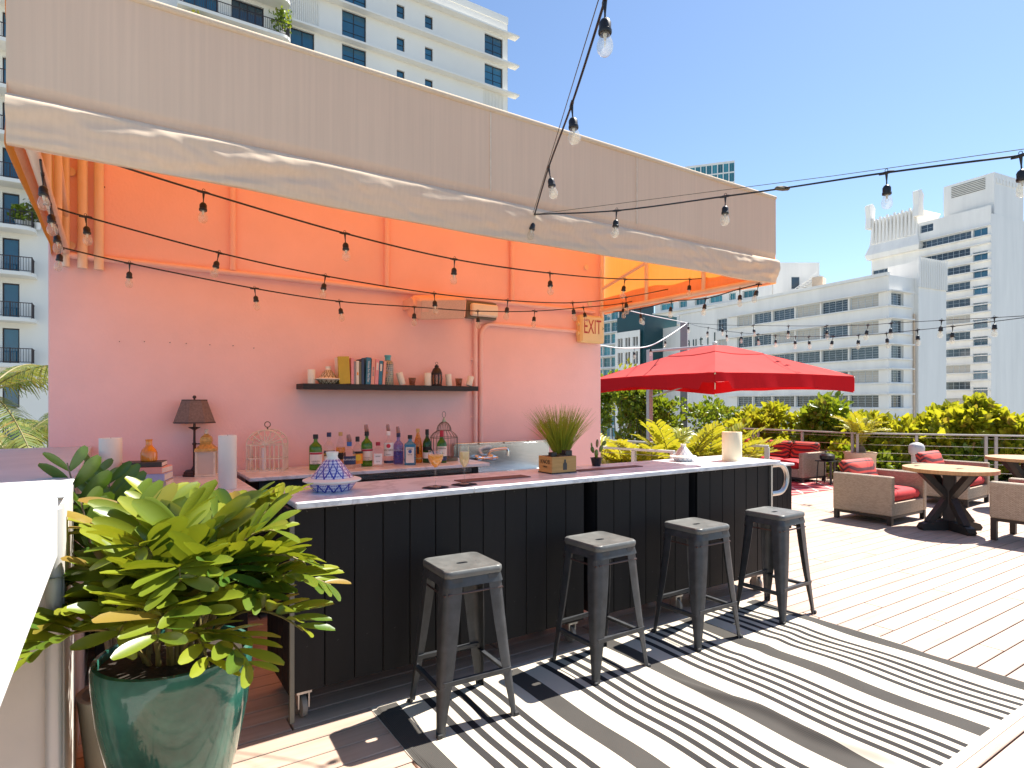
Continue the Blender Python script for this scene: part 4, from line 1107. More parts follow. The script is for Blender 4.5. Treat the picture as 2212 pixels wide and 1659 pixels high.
# white bird cage
pc = base_at((578, 1015), BZ); pc.y = max(pc.y, BYF+.16); k = depth(pc)/FPX
cg = thing('bird_cage', 'white rusty arched bird cage at the left end of the back bar', 'bird cage', (pc.x, pc.y, BZ+.0005), R(-25))
hw_, hd, hh = 37*k, 24*k, 55*k
b = MB()
for z in (1*k, 26*k, hh): 
    b.tube([(-hw_,-hd,z),(hw_,-hd,z),(hw_,hd,z),(-hw_,hd,z),(-hw_,-hd,z)], 1.1*k, 6)
b.build('frame', 'cream_metal', cg, 60)
b = MB()
for i in range(9):
    x = -hw_+2*hw_*i/8
    for sy in (-1,1): b.tube([(x, sy*hd, 0), (x, sy*hd, hh)], .9*k, 5)
for i in range(1,5):
    for sx in (-1,1): b.tube([(sx*hw_, -hd+2*hd*i/5, 0), (sx*hw_, -hd+2*hd*i/5, hh)], .9*k, 5)
b.build('bars', 'cream_metal', cg, 60)
b = MB()
for sy in (-1,1):
    b.tube([(hw_*math.cos(a), sy*hd, hh+32*k*math.sin(a)) for a in [math.pi*i/16 for i in range(17)]], 1.3*k, 6)
    for i in range(1,8):
        a = math.pi*i/8; b.tube([(0, sy*hd, hh), (hw_*.97*math.cos(a), sy*hd, hh+31*k*math.sin(a))], .9*k, 5)
for i in range(9):
    a = math.pi*i/8; b.tube([(hw_*math.cos(a), -hd, hh+32*k*math.sin(a)), (hw_*math.cos(a), hd, hh+32*k*math.sin(a))], .8*k, 5)
b.build('arched_roof', 'cream_metal', cg, 60)
b = MB(); b.tube([(0,0,hh+32*k),(0,0,hh+38*k)], 1.5*k, 6); b.tube([(6*k*math.sin(a),0,hh+43*k-6*k*math.cos(a)) for a in [2*math.pi*i/14 for i in range(15)]], 1*k, 5); b.build('ring', 'wire_bronze', cg, 60)
MB().lathe([(5*k,1*k),(5*k,48*k),(0,48*k)], 12).build('inner_post', 'cloth_white', cg, loc=(-8*k,0,0))
# ------------------------------------------------------------------ bottles on the back bar
def bottle(xy, wpx, hpx, kind, gm, label, lab=None, cap='cap_black', txt=None, tm='ink', tsize=.016, fill=None, pour=None, sq=False, rz=0, extra=None, labz=(.18,.52), caph=.10, y=None):
    p = on_y(xy[0], xy[1], y); p.z = BZ
    r = px(wpx, p)/2; h = px(hpx, p)
    t = thing('bottle', label, 'bottle', (p.x, p.y, BZ+.0005), R(rz)-math.atan2(p.x, p.y), 'bottles on the back bar')
    sh = {'wine': [(.0,0),(.94,0),(1,.02),(1,.58),(.86,.66),(.45,.76),(.34,.82),(.33,.99),(.37,.99),(.37,1)],
          'gin': [(.0,0),(.95,0),(1,.02),(1,.62),(.93,.70),(.55,.77),(.30,.82),(.27,.99),(.31,.99),(.31,1)],
          'round': [(.0,0),(.92,0),(1,.03),(1,.55),(.9,.66),(.55,.74),(.32,.78),(.30,.99),(.34,.99),(.34,1)],
          'square': [(.0,0),(.96,0),(1,.02),(1,.68),(.9,.74),(.42,.80),(.30,.83),(.29,.99),(.33,.99),(.33,1)],
          'tall': [(.0,0),(.93,0),(1,.02),(.96,.50),(.84,.62),(.62,.74),(.40,.84),(.30,.90),(.28,.99),(.32,.99),(.32,1)]}[kind]
    hb = h*(1-caph*.55)
    n = 4 if sq else 28; an = R(45) if sq else 0; k = 1.25 if sq else 1
    if sq:
        b = MB(); b.rings([rsq(max(a*r,.002)*1.0, max(a*r,.002)*(.28 if a > .5 else .9), z*hb, 5) for a, z in sh], True, True)
    else: b = MB().lathe([(a*r, z*hb) for a, z in sh], n)
    b.build('glass_body', gm, t, 40)
    if fill:
        fm, fz = fill; q = [(a*r*.93, max(z*hb, .004)) for a, z in sh if z <= fz]; q.append((q[-1][0], fz*hb)); q.append((0, fz*hb))
        if sq: MB().rings([rsq(max(a,.0015), max(a,.0015)*.28, z, 5) for a, z in q], True, True).build('liquid', fm, t, 40)
        else: MB().lathe(q, n).build('liquid', fm, t, 40)
    def band(z0, z1, m, a0=-150, a1=30, off=.0008, name='label'):
        bb_ = MB()
        if sq:
            bb_.box((0, -r-.0006, (z0+z1)/2*hb), (1.45*r, .001, (z1-z0)*hb)); 
        else:
            def fn(s, q): 
                a = R(a0+(a1-a0)*s); z = (z0+(z1-z0)*q)*hb; return ((r+off)*math.cos(a), (r+off)*math.sin(a), z)
            bb_.grid(fn, 14, 1)
        return bb_.build(name, m, t, 60)
    if lab: 
        lo = band(labz[0], labz[1], lab)
        if txt:
            for (s_, zf, sz, mm) in (txt if isinstance(txt, list) else [(txt, (labz[0]+labz[1])/2+.04, tsize, tm)]):
                text('label_text', s_, sz, mm, t, Matrix.Translation((0, -r-.0022, zf*hb)) @ FACE_Y, .0003, .85)
    if extra: extra(t, r, hb, band)
    cz = hb*(1-caph); c = MB().lathe([(.40*r, cz), (.40*r, hb*1.02), (.36*r, hb*1.03), (0, hb*1.03)], 16); c.build('cap', cap, t, 40)
    if pour: 
        c = MB().lathe([(.30*r, 0), (.38*r, .008), (.36*r, .040), (.28*r, .058), (0, .059)], 14); c.build('pourer_cover', pour, t, 40, loc=(0, 0, hb*1.02), rot=(0, R(-7), 0))
    return t
def ginlabel(t, r, hb, band): 
    band(.455, .51, 'cap_red', off=.0014, name='label_stripe'); text('label_text', 'LONDON', .013, 'ink', t, Matrix.Translation((0,-r-.0022,.26*hb)) @ FACE_Y, .0003); text('label_text', 'DRY GIN', .011, 'ink', t, Matrix.Translation((0,-r-.0022,.20*hb)) @ FACE_Y, .0003)
yb_ = 4.72
bottle(Z1(275,1350), 135, 392, 'gin', 'green_glass', 'green gin bottle farthest left on the back bar', 'label_cream', 'cap_black', y=4.66, extra=ginlabel)
def aper(t, r, hb, band): band(.36, .50, 'label_navy', off=.0014, name='label_band'); text('label_text', 'APEROL', .024, 'label_yellow', t, Matrix.Translation((0,-r-.003,.43*hb)) @ FACE_Y @ Matrix.Rotation(R(12),4,'Z'), .0003)
bottle(Z1(420,1325), 118, 390, 'round', 'clear_glass', 'clear bottle with navy cap and slanted yellow lettering', 'label_white', 'cap_navy', y=4.76, labz=(.15,.34), extra=aper, fill=('pale_liquid', .5))
bottle(Z1(545,1320), 108, 375, 'tall', 'clear_glass', 'amber liqueur bottle with brass jigger cap second from Aperol look'.replace('second from Aperol look', 'left of the orange label'), 'ink', 'brass', y=4.80, labz=(.22,.42), fill=('amber_glass', .58), caph=.08)
bottle(Z1(640,1357), 132, 305, 'round', 'clear_glass', 'low clear rum bottle with wide navy label and blue cap', 'label_navy', 'cap_blue', [('RUMHAVEN', .37, .020, 'label_white')], y=4.58, labz=(.18,.50), pour='poly_cap', caph=.13)
def orn(t, r, hb, band):
    band(.46, .54, 'cap_black', off=.0014, name='label_band')
    MB().lathe([(0,0),(r*.62,0),(r*.62,.0012),(0,.0012)], 20).build('orange_print', 'label_yellow', t, loc=(r*.1,-r-.001,.33*hb), rot=(R(90),0,0))
bottle(Z1(728,1335), 108, 345, 'round', 'clear_glass', 'clear vodka bottle with big orange label and dark cap', 'label_orange', 'cap_black', y=4.68, labz=(.12,.46), extra=orn, caph=.14)
bottle(Z1(828,1325), 120, 385, 'gin', 'green_glass', 'green gin bottle with capped pourer in the middle row', 'label_cream', 'cap_black', y=4.70, pour='poly_cap', extra=ginlabel)
bottle(Z1(950,1336), 120, 272, 'square', 'clear_glass', 'short square clear gin bottle with red cap', 'label_white', 'cap_red', [('BOMBAY', .44, .011, 'ink'), ('DRY GIN', .22, .009, 'ink')], y=4.64, sq=True, labz=(.10,.56), caph=.12)
def bac(t, r, hb, band):
    MB().lathe([(0,0),(r*.42,0),(r*.42,.0012),(0,.0012)], 20).build('red_emblem', 'label_red', t, loc=(0,-r-.0016,.585*hb), rot=(R(90),0,0)); band(.06, .14, 'label_navy', off=.0012, name='foot_label')
bottle(Z1(1062,1322), 106, 375, 'round', 'clear_glass', 'clear white rum bottle with red round emblem', 'label_white', 'cap_white', [('BACARDI', .46, .021, 'ink'), ('superior', .33, .013, 'ink')], y=4.70, labz=(.28,.68), pour='poly_cap', extra=bac)
bottle(Z1(1170,1302), 110, 340, 'round', 'violet_glass', 'violet blue glass bottle between white rum and blue gin', None, 'cap_navy', y=4.74, pour='poly_cap', extra=lambda t, r, hb, band: text('label_text', 'PINNACLE', .018, 'cap_white', t, Matrix.Translation((0,-r-.001,.46*hb)) @ FACE_Y, .0003), fill=('violet_glass', .5))
bottle(Z1(1295,1315), 122, 328, 'square', 'blue_glass', 'square sky blue gin bottle with white label', 'label_cream', 'cap_black', [('BOMBAY', .55, .012, 'ink'), ('SAPPHIRE', .36, .010, 'ink')], y=4.62, sq=True, labz=(.08,.62), extra=lambda t, r, hb, band: MB().lathe([(0,0),(.014,0),(.014,.001),(0,.001)], 16).build('emblem', 'cap_blue', t, loc=(0,-r-.0016,.47*hb), rot=(R(90),0,0)), fill=('blue_glass', .7))
bottle(Z1(1380,1300), 98, 372, 'tall', 'amber_glass', 'tall golden liqueur bottle with brass cap right of the blue gin', 'brass', 'brass', y=4.74, labz=(.12,.16), fill=('amber_glass', .75), caph=.08, extra=lambda t, r, hb, band: MB().box((0,-r-.001,.38*hb),(r*.5,.002,.22*hb)).build('neck_badge', 'ink', t))
bottle(Z1(1480,1286), 96, 378, 'wine', 'dark_green_glass', 'dark green vermouth bottle beside the wire bird cage', 'label_white', 'cap_black', y=4.70, labz=(.14,.32), caph=.14, extra=lambda t, r, hb, band: band(.38,.50,'cap_black', off=.0012, name='label_band'))
bottle(Z1(1638,1282), 106, 372, 'wine', 'green_glass', 'green whiskey bottle with red cap in front of the wire cage', 'label_cream', 'cap_red', [('JAMESON', .47, .019, 'ink'), ('WHISKEY', .30, .011, 'ink')], y=4.62, labz=(.22,.53), caph=.17, extra=lambda t, r, hb, band: band(.08,.2,'label_navy', off=.0012, name='foot_label'))
# wire bird cage
pc = on_y(*Z1(1662,1265), 4.80); k = px(1, pc)
cg = thing('bird_cage', 'domed green and bronze wire bird cage behind the whiskey bottle', 'bird cage', (pc.x, pc.y, BZ+.0005))
rc = 148*k; N = 22
prof = [(1,30),(1,245),(.95,262),(.80,290),(.60,310),(.52,322),(.52,340),(.45,372),(.30,400),(.12,418)]
b = MB()
for i in range(N):
    a = 2*math.pi*i/N
    b.tube([(rc*f*math.cos(a), rc*f*math.sin(a), z*k) for f, z in prof], 2.0*k, 5)
b.build('bars', 'wire_bronze', cg, 60)
b = MB()
for f, z in ((1,32),(1,245),(.53,322)): b.tube([(rc*f*math.cos(a), rc*f*math.sin(a), z*k) for a in [2*math.pi*i/36 for i in range(37)]], 3*k, 6)
b.build('hoops', 'wire_bronze', cg, 60)
MB().lathe([(rc*1.02,0),(rc*1.02,30*k),(rc*.98,34*k),(0,34*k)], 36).build('base', 'wire_bronze', cg, 40)
MB().lathe([(22*k,412*k),(20*k,425*k),(10*k,455*k),(4*k,462*k),(0,463*k)], 14).build('cap', 'wire_green', cg, 40)
MB().tube([(30*k*math.sin(a),0,494*k-32*k*math.cos(a)) for a in [2*math.pi*i/20 for i in range(21)]], 2.6*k, 6).build('ring', 'wire_bronze', cg, 60, rot=(0,0,R(25)))
# ------------------------------------------------------------------ tagines
def tagine(p, k, label, m, plain, w_=305):
    t = thing('tagine', label, 'tagine', (p.x, p.y, p.z+.0005))
    MB().lathe([(.0,0),(.62*w_*k,0),(.66*w_*k,6*k),(.80*w_*k,70*k),(.86*w_*k,95*k),(.84*w_*k,98*k)], 40).build('dish', m, t, 40)
    MB().lathe([(.86*w_*k,92*k),(1.0*w_*k,112*k),(1.0*w_*k,124*k),(.90*w_*k,134*k),(.72*w_*k,146*k)], 40).build('rim', plain, t, 40)
    MB().lathe([(.74*w_*k,144*k),(.60*w_*k,200*k),(.45*w_*k,262*k),(.30*w_*k,318*k),(.245*w_*k,340*k)], 40).build('lid', m, t, 60)
    MB().lathe([(.25*w_*k,336*k),(.20*w_*k,352*k),(.185*w_*k,372*k),(.21*w_*k,405*k),(.22*w_*k,418*k),(.17*w_*k,420*k),(.15*w_*k,400*k),(0,395*k)], 28).build('knob', plain, t, 40)
    return t
p = on_z(*Z1(455,1612), CT); tagine(p, px(1,p), 'large blue and white tagine on the bar top', 'tagine_blue', 'ivory')
p = on_y(*Z1(410,450), 4.88); p.z = 1.65; tagine(p, px(1,p)*.455*1.0, 'brown patterned tagine on the wall shelf', 'tagine_brown', 'ivory', 300)
p = on_z(1476, 996, CT); tagine(p, px(1,p)*.44, 'small white and grey tagine in sun on the bar end', 'tagine_grey', 'ivory', 320)
# ------------------------------------------------------------------ drinks on napkins
def napkin(p, label, rz):
    b = MB(); b.box((0,0,.0025), (.11,.10,.004), ch=.001); b.box((.004,.003,.0055), (.10,.09,.002))
    o = b.build('napkin', 'napkin', None, loc=(p.x, p.y, p.z+.0005), rot=(0,0,R(rz))); tag(o, label, 'napkin', 'cocktail napkins')
p = on_z(*Z1(1570,1585), CT); napkin(p, 'black napkin under the orange cocktail', 25); k = px(1, p)
g = thing('cocktail_glass', 'stemmed glass of orange juice cocktail with black straw', 'glass', (p.x, p.y, CT+.0075))
MB().lathe([(0,0),(62*k,0),(64*k,3*k),(20*k,10*k),(8*k,20*k),(7*k,185*k),(20*k,205*k),(62*k,255*k),(84*k,310*k),(84*k,340*k),(74*k,392*k),(72*k,392*k),(82*k,340*k),(82*k,312*k),(60*k,258*k),(18*k,209*k),(0,205*k)], 32).build('glass_body', 'clear_glass', g, 50)
MB().lathe([(0,210*k),(17*k,211*k),(59*k,260*k),(80*k,312*k),(80*k,335*k),(79*k,350*k),(0,350*k)], 32).build('juice', 'juice_liquid', g, 50)
MB().tube([(10*k,0,300*k),(-75*k,-10*k,455*k)], 6*k, 8).build('straw', 'napkin', g)
p = on_z(*Z1(1882,1552), CT); napkin(p, 'black napkin under the sparkling wine flute', 20); k = px(1, p)
g = thing('flute_glass', 'tall flute of pale sparkling wine on the bar', 'glass', (p.x, p.y, CT+.0075))
MB().lathe([(0,0),(55*k,0),(56*k,3*k),(16*k,10*k),(7*k,22*k),(7*k,150*k),(18*k,175*k),(48*k,225*k),(57*k,270*k),(53*k,340*k),(48*k,412*k),(46*k,412*k),(51*k,340*k),(55*k,270*k),(46*k,228*k),(16*k,179*k),(0,174*k)], 28).build('glass_body', 'clear_glass', g, 50)
MB().lathe([(0,180*k),(15*k,181*k),(45*k,230*k),(54*k,270*k),(51*k,335*k),(50*k,345*k),(0,345*k)], 28).build('wine', 'pale_liquid', g, 50)
# bar mats
def barmat(cs, label):
    P = [on_z(u, v, CT+.0005) for u, v in cs]
    b = MB(); b.add([(q.x, q.y, CT+.0006) for q in P]+[(q.x, q.y, CT+.005) for q in P], [(3,2,1,0),(4,5,6,7),(0,1,5,4),(1,2,6,5),(2,3,7,6),(3,0,4,7)])
    c = sum(P, Vector())/4; b.v = [(x-c.x, y-c.y, z-c.z) for x, y, z in b.v]; o = b.build('bar_mat', 'brown_mat', None, 0, loc=c); tag(o, label, 'bar mat', 'brown bar mats')
def rmat(u0, v0, u1, v1, label):
    a = on_z(u0, v0, CT); c = on_z(u1, v1, CT)
    x0, x1, y0, y1 = min(a.x,c.x), max(a.x,c.x), min(a.y,c.y), max(a.y,c.y)
    o = MB().box((0,0,.0025), (x1-x0, y1-y0, .005), ch=.001).build('bar_mat', 'brown_mat', None, loc=((x0+x1)/2, (y0+y1)/2, CT+.0005)); tag(o, label, 'bar mat', 'brown bar mats')
rmat(1000, 1043, 1125, 1027, 'brown bar mat behind the drinks')
rmat(1255, 1019, 1372, 1006, 'brown bar mat right of the wooden crate')
# ------------------------------------------------------------------ crate with grass
pcr = on_z(1192.8, 1025, CT)
cr = thing('wooden_crate', 'small wooden box with black lettering on the bar', 'crate', (pcr.x+.10, pcr.y+.075, CT+.0005))
for a, d_ in (((0,-.07,.058), (.20,.008,.105)), ((0,.07,.058), (.20,.008,.105)), ((-.096,0,.058), (.008,.132,.105)), ((.096,0,.058), (.008,.132,.105)), ((0,0,.008), (.184,.132,.006))):
    MB().box(a, d_, ch=.0015).build('board', 'crate_wood', cr)
MB().box((0,0,.003), (.204,.152,.010), ch=.001).build('foot_strip', 'black_plastic', cr)
text('lettering', 'KNOB', .038, 'ink', cr, Matrix.Translation((-.1012, 0, .075)) @ FACE_X, .0004, .95); text('lettering', 'CREEK', .015, 'ink', cr, Matrix.Translation((-.1012, 0, .043)) @ FACE_X, .0004, 1.1)
b = MB(); b.prism([(-.016,-.035),(.016,-.035),(.016,.005),(.007,.015),(.007,.030),(.009,.032),(-.009,.032),(-.007,.030),(-.007,.015),(-.016,.005)], 0, .0008, Matrix.Translation((.005,-.0745,.058)) @ FACE_Y); b.build('bottle_print', 'book_dark', cr)
for i, (x, y, w_, h_) in enumerate(((-.055,-.02,.045,.075),(.055,-.03,.055,.085),(.0,-.035,.075,.055),(.07,.03,.04,.06),(-.06,.04,.04,.05))):
    o = MB().box((0,0,h_/2), (w_,w_*.9,h_), ch=.004).build('bar_caddy', 'black_plastic', None, loc=(cr.location.x+x, cr.location.y+y, CT+.062)); 
    tag(o, ['black napkin holder at the left of the crate', 'tall black caddy at the right of the crate', 'low black tray in front inside the crate', 'small black cup at the crate corner', 'small black cup at the back of the crate'][i], 'bar caddy', 'black caddies in the crate')
pg = on_y(1211, 975, pcr.y+.22)
gp = thing('grass_plant', 'tall green ornamental grass growing behind the crate', 'plant', (pg.x, pg.y, CT+.0005))
MB().lathe([(.045,0),(.06,.10),(.064,.11),(.055,.11),(.05,.095),(0,.095)], 24).build('pot', 'black_plastic', gp, 40)
V = []; F = []
for i in range(520):
    a = 2*math.pi*rng.random(); rr = .045*math.sqrt(rng.random()); sp = (rng.normal()*.30); sp2 = rng.normal()*.22
    L = .26+.13*rng.random(); lean = Vector((.55*math.cos(a)*rng.random()+sp*.55, .5*math.sin(a)*rng.random()+sp2*.5, 1)).normalized()
    p0 = Vector((rr*math.cos(a), rr*math.sin(a), .10)); sd = Vector((CS, -SN, 0)); w0 = .0022; o = len(V); bend = Vector((lean.x, lean.y, -.25))*.10
    for s_ in range(5):
        f = s_/4; q = p0+lean*(L*f)+bend*(f*f); ww = w0*(1-f)**.7+.0002; V += [tuple(q-sd*ww), tuple(q+sd*ww)]
    F += [(o+2*s_, o+2*s_+1, o+2*s_+3, o+2*s_+2) for s_ in range(4)]
me = bpy.data.meshes.new('blades'); me.from_pydata(V, [], F); me.materials.append(MAT['grass_blade']); o = put('blades', me, gp); o['kind'] = 'stuff'
# round pink sign, orchid-like and cactus plant behind
pd = on_y(1187, 948, 4.9); ds = thing('round_sign', 'round pink advertising disc leaning at the wall behind the grass', 'sign', (pd.x, 4.90, 1.126))
rd = 20*depth(pd)/FPX
MB().lathe([(0,-.006),(rd,-.006),(rd,.006),(0,.006)], 36).build('disc', 'pink_disc', ds, 40, loc=(0,0,rd), rot=(R(82),0,0))
MB().lathe([(0,-.003),(rd*.62,-.003),(rd*.62,.003),(0,.003)], 36).build('centre', 'label_white', ds, 40, loc=(0,-.009,rd), rot=(R(82),0,0))
text('lettering', 'AUCE', rd*.28, 'label_white', ds, Matrix.Translation((-rd*.1,-.02,rd*1.74)) @ Matrix.Rotation(R(14),4,'Y') @ FACE_Y, .001)
pk = on_z(1273, 1003, CT)
cp = thing('cactus_plant', 'small cactus with rounded pads right of the crate', 'plant', (pk.x-.03, min(pk.y, 3.34), CT+.0005))
MB().lathe([(.03,0),(.042,.055),(.045,.06),(.036,.06),(.03,.05),(0,.05)], 20).build('pot', 'black_plastic', cp, 40)
for dx, dz, a, s_ in ((.0,.05,0,1.),(.03,.10,35,.8),(-.025,.095,-30,.75),(.05,.15,60,.7),(.005,.13,10,.9),(-.04,.14,-50,.6)):
    b = MB(); b.lathe([(.002,0),(.016*s_,.012*s_),(.024*s_,.035*s_),(.022*s_,.055*s_),(.012*s_,.068*s_),(.001,.071*s_)], 14)
    b.v = [(x, y*.35, z) for x, y, z in b.v]; b.build('pad', 'zamia_leaf', cp, 60, loc=(dx,0,dz-.0), rot=(0,R(a),R(random.uniform(-40,40))))
# ------------------------------------------------------------------ wall shelf and its things
e0 = on_y(654.7, 829, 4.79); e1 = on_y(1033.7, 834, 4.79); SZ = 1.65
sf = MB().span((e0.x, 4.79, SZ-.042), (e1.x, WY, SZ), .002); cx = (e0.x+e1.x)/2
sf.v = [(x-cx, y-WY, z-SZ) for x, y, z in sf.v]; o = sf.build('wall_shelf', 'black_body', None, loc=(cx, WY, SZ)); tag(o, 'long black floating shelf on the pink wall', 'shelf')
SY = 4.885
def sp_(x): 
    p = on_y(*Z1(x, 455), SY); p.z = SZ; return p
for x, w_, h_, ln_, lab in ((230,80,155,0,'white candle at the left end of the wall shelf'), (1213,72,132,-17,'white candle leaning left beside the patterned vase'), (1487,74,140,0,'upright white candle left of the black lantern'),
                          (1718,66,128,-5,'white candle right of the black lantern'), (1930,66,105,15,'small white candle leaning right at the shelf end')):
    candle(Z1(x, 455), w_, h_, SZ, lab, 'candle', R(ln_), 'candles on the wall shelf', y=SY)
books = [(560,118,292,'book_yellow',-3,'thick mustard yellow book at the left of the shelf row'),(641,30,280,'book_pink',0,'pink book next to the yellow one'),(667,22,244,'book_grey',0,'thin grey book on the wall shelf'),
         (696,32,250,'book_cream',0,'cream book on the wall shelf'),(724,24,240,'book_olive',0,'olive green book on the wall shelf'),(752,32,272,'book_navy',0,'navy book on the wall shelf'),(808,52,288,'book_blue',2,'tall blue book with white spine lettering'),
         (855,40,276,'book_salmon',3,'salmon book right of the tall blue one'),(897,40,270,'book_pink',3,'pink book left of the narrow blue one'),(938,40,254,'book_blue',3,'narrow blue book near the vase'),(974,30,252,'book_salmon',4,'thin salmon book touching the vase')]
for x, w_, h_, m, ln_, lab in books:
    p = sp_(x); wd = px(w_, p); h = px(h_, p); dp = .135
    t = thing('book', lab, 'book', (p.x, SY-.01, SZ+.0008+abs(math.sin(R(ln_)))*wd/2), 0, 'books on the wall shelf'); t.rotation_euler = (0, R(ln_), 0)
    c = MB()
    if m == 'book_yellow':
        c.add([(-wd/2,-dp/2,0),(wd*.5,-dp/2,0),(wd*.5,-dp/2,h),(-wd*.5,-dp/2,h),(-wd*.2,dp/2,0),(wd*.2,dp/2,0),(wd*.2,dp/2,h),(-wd*.2,dp/2,h)], [(0,1,2,3),(5,4,7,6),(4,0,3,7),(1,5,6,2),(3,2,6,7),(4,5,1,0)])
    else: c.box((0,0,h/2), (wd-.0008, dp, h), ch=.0015)
    c.build('cover', m, t)
    MB().box((0,.0015,h/2), (wd*.72, dp, h-.006)).build('page_block', 'pages', t)
    if w_ == 52: text('spine_text', 'Women For Mind Men', .026, 'label_white', t, Matrix.Translation((0,-dp/2-.0006,h*.48)) @ FACE_Y @ Matrix.Rotation(R(-90),4,'Z'), .0003, .72)
    elif m in ('book_salmon',) and w_ == 40: text('spine_text', 'BEE LOVE', .020, 'book_blue', t, Matrix.Translation((0,-dp/2-.0006,h*.5)) @ FACE_Y @ Matrix.Rotation(R(-90),4,'Z'), .0003, .9)
    elif w_ == 40: MB().box((0,-dp/2-.0004,h*.72), (wd*.5,.0006,h*.3)).build('spine_label', 'pages', t)
    elif m == 'book_cream': MB().box((0,-dp/2-.0004,h*.45), (wd*.5,.0006,h*.12)).build('spine_label', 'label_orange', t)
p = sp_(1055); k = px(1, p)
vs = thing('vase', 'dark patterned bottle vase with turquoise neck on the shelf', 'vase', (p.x, SY, SZ+.0006))
MB().lathe([(0,0),(60*k,0),(62*k,6*k),(60*k,225*k),(54*k,248*k),(36*k,264*k),(30*k,268*k)], 32).build('body', 'vase_pattern', vs, 40)
MB().lathe([(31*k,264*k),(31*k,300*k),(36*k,306*k),(36*k,322*k),(26*k,324*k),(26*k,300*k),(0,296*k)], 28).build('neck', 'vase_teal', vs, 40)
for i in range(8):
    a = 2*math.pi*i/8; q = [( .5*17*k*math.cos(t_)+0, 0.9*18*k*math.sin(t_)) for t_ in [2*math.pi*j/12 for j in range(12)]]
    m4 = Matrix.Rotation(R(-31),4,'Z') @ Matrix.Translation((0,-63.5*k,130*k)) @ FACE_Y @ Matrix.Rotation(a,4,'Z') @ Matrix.Translation((0,30*k,0))
    MB().prism(q, -3*k, 1.5*k, m4).build('petal', 'book_linen', vs, 40)
MB().lathe([(0,-3*k),(11*k,-3*k),(11*k,2*k),(0,2*k)], 14).build('flower_centre', 'brass', vs, 40, loc=(-62*k*math.sin(R(31)), -62*k*math.cos(R(31)), 130*k), rot=(R(90),0,R(-31)))
for x, lab in ((1318,'brown glass votive left of the middle candle'), (1822,'brown glass votive near the right shelf end')):
    p = sp_(x); k = px(1, p); t = thing('votive_glass', lab, 'votive', (p.x, SY, SZ+.0006), 0, 'votives on the wall shelf')
    MB().lathe([(0,0),(28*k,0),(30*k,4*k),(41*k,84*k),(38*k,84*k),(27*k,12*k),(0,10*k)], 24).build('cup', 'smoke_glass', t, 40)
p = sp_(1583); k = px(1, p)
ln = thing('lantern', 'small black metal lantern on the wall shelf', 'lantern', (p.x, SY, SZ+.0006))
MB().lathe([(0,0),(56*k,0),(58*k,10*k),(50*k,18*k),(0,18*k)], 12).build('base', 'black_plastic', ln, 30)
for i in range(8):
    a = 2*math.pi*i/8; MB().tube([(50*k*math.cos(a),50*k*math.sin(a),12*k),(58*k*math.cos(a),58*k*math.sin(a),80*k),(52*k*math.cos(a),52*k*math.sin(a),130*k)], 6*k, 6).build('rib', 'black_plastic', ln)
MB().lathe([(44*k,14*k),(50*k,80*k),(45*k,126*k)], 12).build('pane', 'smoke_glass', ln, 30)
MB().lathe([(60*k,124*k),(56*k,150*k),(40*k,185*k),(22*k,200*k),(24*k,215*k),(14*k,225*k),(6*k,232*k),(0,233*k)], 12).build('dome', 'black_plastic', ln, 30)
MB().tube([(14*k*math.sin(a),0,243*k-14*k*math.cos(a)) for a in [2*math.pi*i/14 for i in range(15)]], 2.5*k, 5).build('ring', 'wire_bronze', ln, 60)
# ------------------------------------------------------------------ fixtures on the wall
c1 = on_y(950, 663, WY-.2)
spk = thing('wall_speaker', 'pink painted loudspeaker tilted on the wall above the shelf', 'speaker', (c1.x, WY, c1.z))
Ms = Matrix.Translation((0,-.18,0)) @ Matrix.Rotation(R(20),4,'X') @ Matrix.Rotation(R(-6),4,'Y')
L2 = .235
b = MB(); b.box((0,0,0), (2*L2,.17,.19), ch=.02, m=Ms); b.build('cabinet', 'speaker_pink', spk)
b = MB(); b.box((0,0,0), (2*L2-.05,.006,.165), ch=.002, m=Ms @ Matrix.Translation((.005,-.087,0))); g = b.build('grille', 'speaker_grille', spk)
b = MB(); b.box((0,0,0), (.065,.003,.035), m=Ms @ Matrix.Translation((-.17,-.092,0))); b.build('badge', 'speaker_pink', g)
b = MB(); b.lathe([(0,-.012),(.085,-.012),(.085,.012),(0,.012)], 24); b.v = [Ms @ (Matrix.Translation((-L2-.012,.02,0)) @ Matrix.Rotation(R(90),4,'Y') @ Vector(p)) for p in b.v]; b.build('bracket', 'speaker_pink', spk)
b = MB(); b.span((-L2-.03,-.16,-.03),(-L2-.005,0,.06), .004); b.build('bracket_arm', 'speaker_pink', spk)
c1 = on_y(1041, 672, WY-.05)
em = thing('wall_light', 'white emergency light fixture with grey back box on wall', 'light fixture', (c1.x, WY, c1.z))
MB().span((-.165,-.05,-.075),(.165,0,.085), .006).build('back_box', 'fixture_grey', em); MB().span((-.135,-.11,-.055),(.15,-.05,.06), .012).build('diffuser', 'ivory', em)
